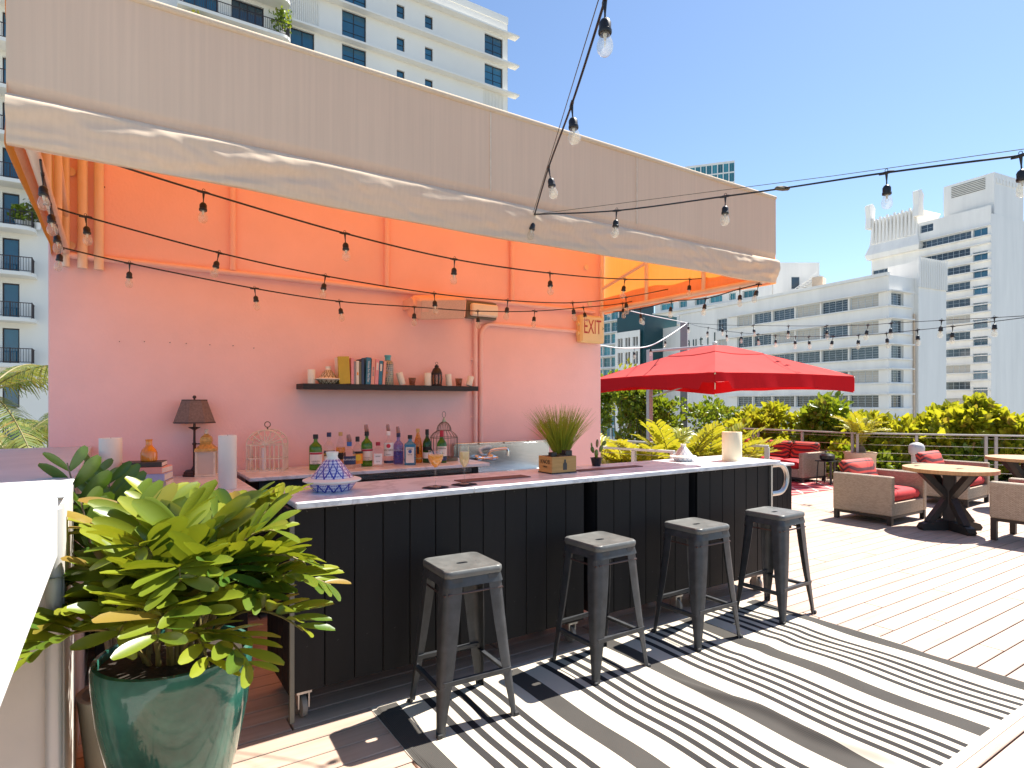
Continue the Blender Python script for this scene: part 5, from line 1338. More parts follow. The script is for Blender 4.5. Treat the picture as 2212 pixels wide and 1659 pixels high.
# exit sign
c1 = on_y(1281, 711, WY-.1)
ex = thing('exit_sign', 'yellow exit sign with red letters at the wall corner', 'sign', (c1.x, WY, c1.z))
hwid = .165; hh_ = .145
MB().span((-hwid,-.10,-hh_),(hwid,-.02,hh_), .012).build('housing', 'sign_yellow', ex); MB().span((-hwid+.02,-.02,-hh_*.6),(hwid-.02,0,hh_*.6)).build('mount', 'sign_yellow', ex)
MB().span((-hwid+.015,-.106,-hh_+.015),(hwid-.015,-.1,hh_-.015), .003).build('face', 'sign_yellow', ex)
text('letters', 'EXIT', .215, 'red_letters', ex, Matrix.Translation((-.012,-.1075,.015)) @ FACE_Y, .0006, .56); text('arrow', '>', .05, 'ink', ex, Matrix.Translation((.138,-.1075,.01)) @ FACE_Y, .0006)
for z in (-.05,.05): MB().lathe([(0,0),(.022,0),(.022,.02),(0,.02)], 14).build('knob', 'sign_yellow', ex, 40, loc=(-hwid,-.06,z), rot=(0,R(-90),0))
# ================================================================== string lights
HOLD = MB(); HOLD.tube([(0,0,0),(.0,0,-.035)], [.0065,.003], 8); HOLD.tube([(0,0,-.033),(0,0,-.052)], .0028, 6)
HOLD.lathe([(.004,-.050),(.012,-.056),(.0165,-.064),(.0165,-.082),(.0185,-.084),(.0185,-.092),(.0175,-.094),(0,-.094)][::-1], 14)
HOLD.tube([(-.03,0,-.001),(-.012,0,.0),(.012,0,.0),(.03,0,-.001)], [.0032,.0068,.0068,.0032], 8)
HOLD.tube([(.006*math.sin(a),0,.010-.006*math.cos(a)) for a in [2*math.pi*i/8 for i in range(9)]], .0013, 5)
HOLD = HOLD.mesh('lamp_holder', 'socket', 40)
BULB = MB().lathe([(.0135,-.093),(.014,-.100),(.021,-.118),(.0225,-.130),(.020,-.143),(.012,-.152),(.0,-.1545)][::-1], 18)
BULB = BULB.mesh('bulb', 'bulb_glass', 60)
FIL = MB(); FIL.tube([(0,0,-.094),(0,0,-.112)], [.006,.003], 6); FIL.tube([(-.006,0,-.112),(-.004,0,-.128),(0,0,-.118),(.004,0,-.128),(.006,0,-.112)], .0007, 4)
FIL = FIL.mesh('filament', 'ivory', 40)
def strand(label, pts, bulbs, r=.0048, scale=1.0, m='socket', guy=None, sag=0, loc=None):
    """pts: cord points; bulbs: points on the cord where a lamp hangs (world)."""
    P = [Vector(p) for p in pts]
    t = thing('string_light', label, 'string lights', P[0], 0, 'strings of bulbs')
    MB().tube(catmull(P, 8), r, 6).build('cord', m, t, 60, world=True)
    if guy: MB().tube([Vector(g) for g in guy], .0016, 5).build('guy_wire', 'wire_bronze', t, 60, world=True)
    for b in bulbs:
        b = Vector(b); i = min(range(len(P)), key=lambda k: (P[k]-b).length)
        tg = P[min(i+1, len(P)-1)] - P[max(i-1, 0)]; az = math.atan2(tg.y, tg.x)
        h = put('lamp_holder', HOLD, t, b-t.location, (R(rng.normal()*5), R(rng.normal()*6), az)); h.scale = (scale,)*3
        g = put('bulb', BULB, h); put('filament', FIL, g)
    return t
def yz(uv, y): return on_y(uv[0], uv[1], y)
Y1, Y2, Y3 = 3.3, 3.95, 4.55
c = [(232,350),(440,415),(745,504),(982,560),(1188,590)]
P = [yz(q, Y1) for q in c] + [yz((1350,603), 3.5), yz((1490,603), 3.6), yz((1560,597), 3.62)]
strand('string of bulbs nearest the awning front under the canopy', P, P[1:7])
c = [(185,468),(473,546),(703,596),(938,634),(1097,649),(1237,654)]
P = [yz((95,440), 3.6), yz((125,450), 3.9)] + [yz(q, Y2) for q in c] + [yz((1352,642), 4.0), yz((1446,624), 4.05)]
strand('middle string of bulbs crossing under the canopy', P, P[2:9])
P3 = [yz((135,535), 4.35)] + [yz(q, Y3) for q in [(280,569),(550,623),(733,651),(895,663),(1032,672),(1155,672),(1260,664),(1345,655)]] + [yz((1430,634), 4.4), yz((1446,626), 4.2)]
strand('string of bulbs closest to the pink wall under the canopy', P3, P3[1:9])
xs = AX0+.10
Pl = [on_x(u_, v_, x_) for u_, v_, x_ in ((58,312,-.28),(75,322,-.26),(88,412,-.30),(108,470,-.31),(133,532,-.33))]
Pl = [Vector((-.25, 3.05, 2.47)), Vector((-.255, 3.20, 2.46)), Vector((-.26, 3.62, 2.45)), Vector((-.265, 4.05, 2.45)), Vector((-.27, 4.5, 2.44)), Vector((-.27, 4.7, 2.46))]
strand('short string of bulbs along the left awning pipe', Pl, Pl[1:5])
Pr = [Vector((4.40, 4.75, 2.46)), Vector((4.40, 4.35, 2.44)), Vector((4.40, 3.95, 2.46)), Vector((4.40, 3.55, 2.43)), Vector((4.40, 3.2, 2.46)), Vector((4.40, 3.02, 2.47))]
strand('short string of bulbs along the right awning pipe', Pr, Pr[1:6])
pa0 = on_y(1155, 463, AY0-.02)
P4 = [on_d(1330, -90, 1.42), on_d(1307, 0, 1.64), on_d(1235, 226, 2.22), on_d(1185, 362, 2.92), pa0]
strand('string of bulbs running overhead from the awning toward the viewer', P4, P4[1:5], r=.0042, guy=[on_d(1326,-90,1.43)+Vector((0,0,.02)), pa0+Vector((-.01,0,.01))])
P5 = [pa0, on_d(1332, 455, 3.45), on_d(1567, 424, 3.1), on_d(1690, 407, 2.95), on_d(1915, 373, 2.6), on_d(2205, 336, 2.2), on_d(2330, 322, 2.05)]
strand('string of bulbs stretched from the awning across the sky', P5, [P5[1], P5[2], P5[4], P5[5]], r=.0042, guy=[pa0, on_d(1800,380,2.8), on_d(2212,322,2.2), on_d(2330,312,2.05)])
MB().lathe([(.0,-.04),(.010,-.03),(.013,0),(.010,.03),(0,.04)], 8).build('connector', 'wire_bronze', bpy.data.objects['string_light.006'], 40, loc=P5[3]-P5[0], rot=(R(90),0,R(60)))
# timber post with two far strings
pp = on_d(1478, 697, 16.6)
po = thing('light_post', 'tall grey post behind the red umbrella holding light strings', 'post', (pp.x, pp.y, 0))
MB().box((0,0,pp.z/2), (.19,.19,pp.z), YAW, ch=.01).build('shaft', 'book_grey', po); MB().lathe([(0,0),(.03,0),(.03,.02),(0,.02)], 10).build('hook', 'rail_grey', po, loc=(0,-.1,pp.z-.08), rot=(R(90),0,0))
a0 = Vector((pp.x, pp.y-.12, pp.z-.02))
P6 = [a0] + [on_d(u_, v_, d_) for u_, v_, d_ in ((1487,698,14.7),(1560,702,13.6),(1627,703,12.6),(1703,704,11.6),(1785,704,10.7),(1875,702,9.8),(1925,698,9.3),(2034,692,8.4),(2148,686,7.7),(2290,678,7.0))]
strand('far string of bulbs from the post, upper of two', P6, P6[1:10], scale=1.6)
P7 = [a0] + [on_d(u_, v_, d_) for u_, v_, d_ in ((1510,705,14.4),(1530,708,14.1),(1569,715,13.5),(1602,719,13.0),(1637,722,12.5),(1675,725,12.0),(1718,727,11.4),(1747,727,11.0),(1800,726,10.4),(1855,724,9.8),(1915,720,9.2),(1982,713,8.6),(2058,705,8.0),(2150,694,7.3),(2290,676,6.6))]
strand('far string of bulbs from the post, lower of two', P7, P7[2:14], scale=1.5)
P8 = [on_d(1296, 652, 9.5), on_d(1380, 676, 11.2), a0]
strand('pale cord of bulbs from the wall corner to the post, upper of two', P8, [on_d(1317,659,9.9), on_d(1391,679,11.4)], scale=1.3, m='cloth_white', r=.008)
P9 = [on_d(1290, 745, 9.8), on_d(1345, 752, 10.6), on_d(1400, 748, 11.5), on_d(1440, 728, 12.2), a0]
strand('pale sagging cord of bulbs from the wall corner to the post', P9, [on_d(1370,752,11.0), on_d(1406,746,11.6), on_d(1438,729,12.2)], scale=1.3, m='cloth_white', r=.011)

# ================================================================== umbrella
uc = Vector((10.02, 7.86, 0)); da = Vector((.787, .617, 0)); db = Vector((.617, -.787, 0)); RD = 2.47; ZR, ZA = 2.02, 2.66
um = thing('cantilever_umbrella', 'large red square cantilever umbrella in front of the hotel', 'umbrella', (10.3, 9.9, 0))
crn = [uc-da*RD, uc+db*RD, uc+da*RD, uc-db*RD]
for i in range(4):
    A, B = crn[i], crn[(i+1) % 4]
    def pan(s, t, A=A, B=B, i=i):
        e = A.lerp(B, s); r = .07 + .93*t
        p = uc.lerp(e, r); sagm = math.sin(math.pi*s)
        z = ZA-.03 - (ZA-ZR)*(t**1.12) - .05*sagm*math.sin(math.pi*t*.9) + .006*(vnoise(s*9, t*4, 40+i)-.5)
        z += .02*sagm*t + .018*math.sin(s*34+t*7)*math.exp(-((t-.93)/.10)**2)*(.4+.6*vnoise(s*5, 0, 70+i))
        return (p.x, p.y, z)
    o = MB().grid(pan, 24, 20).build('canopy_panel', 'umbrella_fabric', um, 80, world=True)
    def val(s, t, A=A, B=B, i=i):
        e = A.lerp(B, s); wv = .03*(vnoise(s*6, 0, 50+i)-.5)+.02*math.sin(s*23)
        nn = Vector((B.y-A.y, A.x-B.x, 0)).normalized()
        h = .28 - .05*math.sin(math.pi*s) + .05*(vnoise(s*5, 0, 60+i)-.5)
        if (i == 0 and s < .1) or (i == 3 and s > .9): h *= .55
        p = e + nn*(wv*t*1.2+.01*t)
        return (p.x, p.y, ZR-.03 + .02*math.sin(math.pi*s) - h*t)
    MB().grid(val, 40, 6).build('valance', 'valance_fabric', um, 80, world=True)
    MB().tube([uc+Vector((0,0,ZA-.06)), A+Vector((0,0,ZR-.05))], .014, 8).build('rib', 'alu', um, world=True)
    def vent(s, t, pan=pan):
        q = pan(s, max(0, (.01+.36*t-.07)/.93)); e = Vector(q); c0 = uc+Vector((0,0,q[2]))
        if t < .2: e = c0.lerp(e, .2+4*t)
        return (e.x, e.y, e.z+.012)
    MB().grid(vent, 6, 4).build('vent_panel', 'umbrella_fabric', um, 80, world=True)
MB().lathe([(.03,-.1),(.05,.0),(.05,.05),(.02,.07),(0,.07)], 12).build('finial', 'alu', um, 40, loc=Vector((uc.x, uc.y, ZA))-um.location)
MB().box((crn[3].x, crn[3].y, ZR-.1), (.14,.14,.20), R(-7), ch=.01).build('corner_pocket', 'cloth_white', um, world=True)
mt = Vector((10.3, 9.9, 0)); tp = Vector((10.3, 9.9, 2.72))
MB().box((mt.x, mt.y, 1.36), (.11,.11,2.72), R(-7), ch=.006).build('mast', 'rail_light', um, world=True)
MB().tube([tp+Vector((0,0,-.03)), uc+Vector((0,0,ZA-.02))], .03, 8).build('boom', 'rail_light', um, world=True)
MB().tube([mt+Vector((0,0,1.62)), uc.lerp(crn[1], .18)+Vector((0,0,2.15))], .018, 8).build('strut', 'alu', um, world=True)
MB().tube([mt+Vector((0,-.05,1.95)), uc+Vector((0,0,2.05))], .018, 8).build('strut', 'alu', um, world=True)
MB().tube([crn[0]+da*.05+Vector((0,0,ZR-.03)), crn[0]+da*.1+Vector((0,0,ZR-.3))], .008, 6).build('tie_cord', 'cream_metal', um, world=True)
MB().box((mt.x, mt.y, .06), (.9,.9,.12), R(-7), ch=.02).build('base', 'fixture_grey', um, world=True)

# ================================================================== furniture
def cushion(b, c, d, bulge=.02, m4=None):
    def sh(u, v, w_):
        return
    hx, hy, hz = d[0]/2, d[1]/2, d[2]/2; r = min(hz*.8, .05)
    L = [rsq(hx-r*.9, r, c[2]-hz, 4, hy-r*.9), rsq(hx-r*.25, r, c[2]-hz*.75, 4, hy-r*.25), rsq(hx, r, c[2], 4, hy), rsq(hx-r*.25, r, c[2]+hz*.7, 4, hy-r*.25), rsq(hx-r*.9, r, c[2]+hz, 4, hy-r*.9), rsq(hx*.55, r*.5, c[2]+hz+bulge, 4, hy*.55), rsq(hx*.1, r*.05, c[2]+hz+bulge*1.2, 4, hy*.1)]
    L = [[(x+c[0], y+c[1], z) for x, y, z in l] for l in L]
    if m4 is not None: L = [[tuple(m4 @ Vector(q)) for q in l] for l in L]
    b.rings(L, True, True); return b
def armchair(loc, rz, label, W=.93, D=.72, leg=.115, top=.595, th=.085, backcush='zigzag_cloth', seatm='red_cushion', name='wicker_armchair', group='wicker armchairs', cat='armchair', nseat=1):
    t = thing(name, label, cat, loc, rz, group)      # local: front is -Y, centre of the footprint at origin
    for sx in (-1,1):
        MB().span((sx*W/2, -D/2, leg), (sx*(W/2-th), D/2, top), .012).build('arm', 'wicker', t)
        for sy in (-1,1): MB().box((sx*(W/2-.035), sy*(D/2-.035), leg/2), (.055,.055,leg), ch=.003).build('leg', 'sofa_leg', t)
    MB().span((-W/2+th+.001, D/2-th, leg), (W/2-th-.001, D/2-.001, top-.002), .012).build('back', 'wicker', t)
    MB().span((-W/2+th+.001, -D/2+.006, leg+.002), (W/2-th-.001, D/2-th-.001, leg+.155), .006).build('seat_base', 'wicker', t)
    MB().span((-W/2+.015, -D/2+.015, leg-.035), (W/2-.015, D/2-.015, leg-.001)).build('base_frame', 'sofa_leg', t)
    iw = (W-2*th-.01)/nseat
    for i in range(nseat):
        x = -W/2+th+.005+iw*(i+.5)
        cushion(MB(), (x, -.03, leg+.155+.065), (iw-.006, D-th-.03, .13)).build('seat_cushion', seatm, t, 60)
        m4 = Matrix.Translation((x, D/2-th-.085, leg+.28)) @ Matrix.Rotation(R(70), 4, 'X')
        b = cushion(MB(), (0, .17, 0), (iw-.02, .40, .13), .03, m4); b.build('back_cushion', backcush, t, 60)
    return t
a1 = armchair((8.33, 3.95, .001), R(0), 'wicker armchair with red cushion left of the round table')
dup(a1, (10.58, 4.0, .001), R(3), 'wicker armchair with red cushion right behind the round table')
armchair((8.31, 2.30, .001), R(180), 'tall legged wicker chair cut off at the right edge', W=.62, D=.72, leg=.245, top=.64, group='wicker armchairs')
sofa = armchair((11.04, 7.32, .001), R(-90), 'wicker sofa with zigzag back cushions by the railing', W=1.86, D=.80, leg=.10, top=.56, name='wicker_sofa', group='lounge seating', cat='sofa', nseat=3)
rr = MB().span((-1.35, -1.3, 0), (1.35, 1.3, .008)).build('lounge_rug', 'lattice_rug', None, loc=(9.85, 6.97, .002)); tag(rr, 'red rug with pale lattice lines below the sofa', 'rug')
def round_table(loc, label, r=.47, h=.73, rz=0):
    t = thing('round_table', label, 'table', loc, rz, 'round pedestal tables')
    n = 7; step = 2*r/n
    for i in range(n):
        x0, x1 = -r+step*i+.001, -r+step*(i+1)-.001; P = []
        K = 8
        for j in range(K+1):
            x = x0+(x1-x0)*j/K; P.append((x, -math.sqrt(max(0, r*r-x*x))))
        for j in range(K+1):
            x = x1+(x0-x1)*j/K; P.append((x, math.sqrt(max(0, r*r-x*x))))
        Q = []
        for q in P:
            if not Q or abs(q[0]-Q[-1][0])+abs(q[1]-Q[-1][1]) > 1e-5: Q.append(q)
        MB().prism(Q, h-.042, h).build('board', 'table_wood', t, 30)
    MB().lathe([(0,h-.06),(r*.8,h-.06),(r*.8,h-.043),(0,h-.043)], 24).build('underframe', 'dark_wood', t, 30)
    MB().box((0,0,h*.5), (.12,.12,h-.13), ch=.006).build('post', 'dark_wood', t)
    for i in range(4):
        a = R(45+90*i); m4 = Matrix.Rotation(a, 4, 'Z')
        MB().prism([(.04,.0),(.34,.0),(.36,.03),(.33,.075),(.26,.095),(.06,.11),(.04,.11)], -.05, .05, m4 @ Matrix.Rotation(R(90),4,'X')).build('foot', 'dark_wood', t, 30)
        MB().prism([(.05,.30),(.05,.40),(.28,.10),(.20,.09)], -.04, .04, m4 @ Matrix.Rotation(R(90),4,'X')).build('lower_brace', 'dark_wood', t, 30)
        MB().prism([(.05,.36),(.05,.46),(.26,h-.06),(.36,h-.06)], -.04, .04, m4 @ Matrix.Rotation(R(90),4,'X')).build('upper_brace', 'dark_wood', t, 30)
    return t
t1 = round_table((8.25, 3.13, .001), 'round wooden pedestal table between the wicker chairs', rz=R(12))
dup(t1, (10.72, 3.12, .001), R(30), 'round wooden table cut off at the right edge')
# black cabinet behind the bar end
cb = thing('service_cabinet', 'black panelled service cabinet with white top behind the bar handle', 'cabinet', (6.27, 4.35, 0))
MB().span((-.28,-.27,.05),(.28,.27,.775)).build('carcass', 'black_body', cb)
PM = MB().box((0,0,0), (.088,.014,.70), ch=.002).mesh('panel', 'black_planks')
for i in range(6): put('panel', PM, cb, (-.23+.092*i, -.278, .40))
SM = MB().box((0,0,0), (.014,.088,.70), ch=.002).mesh('panel', 'black_planks')
for i in range(6): put('panel', SM, cb, (-.288, -.23+.092*i, .40))
MB().span((-.31,-.30,.777),(.31,.29,.80), .003).build('top', 'marble', cb)
for sx in (-1,1):
    for sy in (-1,1): MB().box((sx*.24, sy*.23, .025), (.05,.05,.05)).build('foot', 'rubber', cb)
# fire pit lantern beside the sofa
lp_ = on_z(1787, 1046, 0)
fl = thing('lantern_stand', 'black metal stand with lantern bowl beside the sofa arm', 'lantern', (lp_.x, lp_.y, .001))
for sx in (-1,1):
    for sy in (-1,1): MB().tube([(sx*.13,sy*.13,0),(sx*.11,sy*.11,.42)], .012, 6).build('leg', 'black_plastic', fl)
MB().box((0,0,.43), (.30,.30,.02), ch=.003).build('shelf', 'black_plastic', fl)
for x in (-.06,.06): MB().box((x,-.10,.21), (.05,.02,.40)).build('panel', 'brown_leg', fl)
MB().lathe([(.10,.44),(.13,.47),(.13,.53),(.10,.56),(.03,.57),(0,.57)], 16).build('bowl', 'black_plastic', fl, 30)
MB().tube([(.07*math.cos(a),0,.57+.05*math.sin(a)) for a in [math.pi*i/8 for i in range(9)]], .006, 6).build('handle', 'black_plastic', fl)
bl = on_d(1980, 965, 10.4)
bo = thing('bollard_light', 'pale domed bollard light behind the round table', 'light', (bl.x, bl.y, 0))
MB().lathe([(.08,0),(.08,.60),(.10,.61),(.10,.63),(0,.63)], 20).build('shaft', 'rail_light', bo, 40)
MB().lathe([(.115,.63),(.12,.66),(.12,.745),(.10,.785),(.05,.81),(0,.815)], 24).build('dome', 'rail_light', bo, 40)

# ================================================================== railings
def railing(label, A, B, H, posts, cables=6, m='rail_grey', rr_=.02, pw=.045):
    A, B = Vector(A), Vector(B); t = thing('railing', label, 'railing', (A.x, A.y, 0), 0, 'cable railings')
    dz = Vector((0,0,H)); dd = (B-A).normalized(); az = math.atan2(dd.y, dd.x); L = (B-A).length
    c = (A+B)/2; MB().box((c.x, c.y, H), (L, .055, .03), az, ch=.004).build('top_rail', m, t, world=True)
    for f in posts:
        p = A.lerp(B, f); MB().box((p.x, p.y, (H-.016)/2), (pw, pw, H-.016), az, ch=.003).build('post', m, t, world=True)
    for k in range(cables):
        z = .10+(H-.16)*k/(cables-1) if cables > 1 else H*.8
        MB().tube([A+Vector((0,0,z)), B+Vector((0,0,z))], .0035, 5).build('cable', 'alu', t, world=True)
def fr_(A, B, u):      # fraction along A-B where the survey column u crosses
    d = ray(u, HYP); n = Vector((d.y, -d.x, 0)); return (-(Vector(A).dot(n)))/((Vector(B)-Vector(A)).dot(n))
RA, RB, RC = (11.8, 9.4, 0), (11.8, 6.0, 0), (13.9, 2.9, 0)
railing('grey cable railing behind the sofa in front of the hedge', RA, RB, .92, [0] + [fr_(RA, RB, u) for u in (1628, 1638, 1733, 1841.5)])
railing('grey cable railing behind the armchairs at the right', RB, RC, .92, [fr_(RB, RC, u) for u in (1852, 1979.7, 2129.8, 2151.5)] + [1.0])
railing('pale steel guard rail beside pink wall, far side of the stair', (6.28, 7.05, 0), (6.60, 5.95, 0), .92, [0, .5, 1.0], 4, 'rail_light', pw=.05)
railing('pale steel guard rail above the bar end candle', (6.83, 5.80, 0), (7.28, 4.85, 0), .92, [.02, .98], 4, 'rail_light', pw=.06)
railing('pale steel guard rail near the pink wall corner', (5.28, 6.0, 0), (5.52, 4.91, 0), .92, [0.02, .5, .98], 4, 'rail_light', pw=.05)
pr = on_d(60, 968, 8); railing('thin grey rail beyond the parapet at the left edge', (-2.6, 5.7, 0), (-.40, 5.7, 0), .93, [0, .98], 4, 'rail_grey')

# ================================================================== plants
def pinnate_leaf(L, W):
    """one leaflet lying along +X from its base, slightly cupped; top is +Z."""
    b = MB(); N = 7; rows = []
    for i in range(N+1):
        f = i/N; w_ = W*.62*(.30,.58,.80,.95,1.02,1.0,.82,.34)[i]
        z = -L*.10*f*f; rows.append([(L*f, -w_/2, z+w_*.16), (L*f, 0, z), (L*f, w_/2, z+w_*.16)])
    for r_ in rows: b.v += r_
    for i in range(N):
        for j in range(2): a = i*3+j; b.f.append((a, a+3, a+4, a+1))
    return b
LEAF = [pinnate_leaf(.165, .080).mesh('leaflet', 'zamia_leaf', 80), pinnate_leaf(.185, .090).mesh('leaflet', 'zamia_leaf', 80), pinnate_leaf(.145, .074).mesh('leaflet', 'zamia_leaf', 80)]
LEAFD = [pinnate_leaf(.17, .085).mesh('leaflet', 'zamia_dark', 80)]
def frond(parent, base, tip, arch, npair, s=1.0, leaves=LEAF, start=.38, seed=0, joined=False, lm='zamia_leaf', sm='stem', roll=0):
    r = random.Random(seed); B, T = Vector(base), Vector(tip); ctl = (B+T)/2 + Vector(arch)
    def q(f): return B*(1-f)**2 + ctl*(2*f*(1-f)) + T*f*f
    path = [q(i/12) for i in range(13)]
    l = parent.location
    fo = MB().tube([p-l for p in path], [.0065*s*(1-.75*i/12)+.0012 for i in range(13)], 6).build('frond', sm, parent, 60)
    jb = MB(); vee = r.uniform(.05, .6)
    for i in range(npair):
        f = start + (1-start)*(i+.5)/npair
        p = q(f); t = (q(min(1, f+.02))-q(f-.02)).normalized(); up = Vector((0,0,1)); sd = t.cross(up)
        if sd.length < 1e-3: sd = Vector((1,0,0))
        sd.normalize(); up = sd.cross(t).normalized()
        if roll: 
            Rm = Matrix.Rotation(roll, 3, t); sd = Rm @ sd; up = Rm @ up
        for sg in (-1, 1):
            fwd = .55 + .5*(f-start)/(1-start) + r.uniform(-.06, .06)
            d = (sd*sg*1.0 + t*fwd + up*(vee+r.uniform(-.12,.14))).normalized()
            nn = (up - d*up.dot(d)).normalized(); nn = (nn + sd*sg*-.25 + Vector((r.uniform(-.12,.12),)*3)).normalized(); y = nn.cross(d).normalized(); nn = d.cross(y)
            k = s*(1-.35*abs(2*(f-start)/(1-start)-.9)**2)*r.uniform(.9, 1.1)
            M = Matrix(((d.x*k, y.x*k, nn.x*k, p.x-l.x), (d.y*k, y.y*k, nn.y*k, p.y-l.y), (d.z*k, y.z*k, nn.z*k, p.z-l.z), (0,0,0,1)))
            if joined:
                me = leaves[0]; jb.add([M @ v.co for v in me.vertices], [tuple(pp_.vertices) for pp_ in me.polygons])
            else:
                o = put('leaflet', leaves[r.randrange(len(leaves))], fo); o.matrix_local = M
    if joined: o = jb.build('leaflets', lm, fo, 80); o['kind'] = 'stuff'
    return fo
# ------------------------------------------------------------------ teal pot and its zamia
PC = Vector((.177, 2.43, 0))
pt = thing('teal_pot', 'large glazed teal pot standing at the bar corner', 'pot', (PC.x, PC.y, .001))
MB().lathe([(0,0),(.135,0),(.145,.015),(.150,.06),(.200,.25),(.236,.43),(.249,.56),(.250,.612),(.246,.628),(.232,.630),(.228,.620),(.227,.57),(0,.55)], 64).build('glazed_body', 'teal_glaze', pt, 50)
MB().lathe([(.2275,.602),(.12,.612),(0,.615)], 24).build('soil', 'soil', pt, 50)
zm = thing('zamia_plant', 'bushy yellow green cardboard palm in the teal pot', 'plant', (PC.x, PC.y, .60))
# fronds aimed at places the picture shows: (u, v, distance of the tip, roll)
FR = [(26,1452,1.66,10,1.0),(92,1362,1.86,9,1.0),(340,1388,1.72,8,1.0),(152,1262,2.0,8,1.0),(205,1150,2.15,8,1.05),(272,1092,2.25,7,1.0),(350,1072,2.4,7,1.0),(300,1190,1.95,8,1.0),(385,1128,2.1,8,1.05),(478,1112,2.3,7,1.05),
      (548,1085,2.5,8,1.05),(645,1062,2.55,10,.8),(600,1148,2.2,8,1.1),(658,1215,2.1,8,1.0),(714,1264,2.1,11,.85),(655,1362,2.0,9,.95),(548,1448,1.9,6,.95),(452,1440,1.82,6,.9),(390,1255,1.85,8,1.05),(492,1250,1.95,8,1.05),
      (238,1268,1.95,8,1.0),(560,1290,2.0,8,1.0),(440,1330,1.85,7,1.0),(250,1380,1.82,7,.95),(330,1290,1.85,7,.95),(440,1180,2.2,7,1.0),(180,1330,1.95,7,.95),(600,1240,2.15,7,1.0)]
for i, (u_, v_, d_, n_, sz) in enumerate(FR):
    tip = on_d(u_, v_, d_); a = math.atan2(tip.y-PC.y, tip.x-PC.x); b0 = Vector((PC.x+.09*math.cos(a), PC.y+.09*math.sin(a), .60))
    hgt = max(.10, .30-.35*abs(tip.z-.95)); hor = Vector((math.cos(a), math.sin(a), 0))
    frond(zm, b0, tip, Vector((0,0,1))*hgt - hor*.05, n_, sz*1.12, LEAF, .30, i, joined=(i >= 17), roll=0 if i < 3 else R(random.uniform(-22,22)))
zd = thing('zamia_plant', 'dark green zamia fronds in shade against the parapet corner', 'plant', (-.0, 2.98, .0))
MB().lathe([(0,0),(.10,0),(.13,.30),(.135,.32),(.115,.32),(.1,.28),(0,.28)], 24).build('pot', 'fixture_grey', zd, 40)
for i, (u_, v_, d_, n_) in enumerate([(145,1000,2.35,6),(235,1030,2.5,8),(175,1085,2.3,6),(290,1085,2.6,7),(200,1010,2.7,6),(260,1120,2.45,7)]):
    tip = on_d(u_, v_, d_); frond(zd, (0, 2.98, .28), tip, (0,0,.12), n_, 1.05, LEAFD, .5, 100+i, sm='bark', roll=R(random.uniform(-50,50)))

# ------------------------------------------------------------------ zamia clumps beyond the bar
CLF = [pinnate_leaf(.22, .085).mesh('leaflet', 'cycad_leaf', 80)]
def clump(label, c, tips, s=1.0, seed=0, name='zamia_clump'):
    t = thing(name, label, 'plant', c, 0, 'low cycads beyond the bar')
    MB().lathe([(.12,0),(.14,.12),(.09,.22),(0,.24)], 12).build('trunk', 'bark', t, 40)
    for i, (dx, dy, dz) in enumerate(tips):
        b = Vector(c)+Vector((0,0,.2)); frond(t, b, Vector(c)+Vector((dx,dy,dz)), (-dx*.1,-dy*.1,.28), 14, s, CLF, .25, seed*50+i, True, 'cycad_leaf')
    return t
def ring_tips(n, R_, h, seed):
    r = random.Random(seed); return [(R_*(.7+.4*r.random())*math.cos(2*math.pi*(i+r.random()*.5)/n), R_*(.7+.4*r.random())*math.sin(2*math.pi*(i+r.random()*.5)/n), h*(.55+.6*r.random())) for i in range(n)]
for k, (u_, d_, R_, h_, lab) in enumerate(((1352, 8.2, .70, .90, 'cycad clump nearest the pink wall corner'), (1408, 8.0, .70, 1.0, 'cycad clump left of the small tagine'), (1462, 8.3, .72, 1.10, 'tall cycad clump above the small tagine'), (1530, 8.6, .72, 1.08, 'cycad clump left of the sunlit candle'), (1600, 8.9, .65, .85, 'low cycad clump right of the sunlit candle'))):
    g = on_d(u_, 870, d_); clump(lab, (g.x, g.y, 0), ring_tips(15, R_, h_, k), 1.0, k+2)
sg = on_d(1858, 1000, 11.6)
pt2 = thing('tan_pot', 'tan planter pot behind the wicker armchair', 'pot', (sg.x, sg.y, .001))
MB().lathe([(0,0),(.22,0),(.26,.25),(.27,.50),(.285,.52),(.285,.55),(.25,.55),(.24,.50),(0,.48)], 28).build('body', 'tan_pot', pt2, 40)
t = thing('sago_palm', 'sago palm with arching fronds in the tan pot', 'plant', (sg.x, sg.y, .49))
MB().lathe([(.09,0),(.10,.1),(.06,.18),(0,.2)], 12).build('trunk', 'bark', t, 40)
for i, (dx, dy, dz) in enumerate(ring_tips(18, .50, .80, 77)): frond(t, (sg.x, sg.y, .62), (sg.x+dx, sg.y+dy, .62+dz*.75), (-dx*.25,-dy*.25,.24), 16, .62, CLF, .12, 400+i, True, 'cycad_leaf')

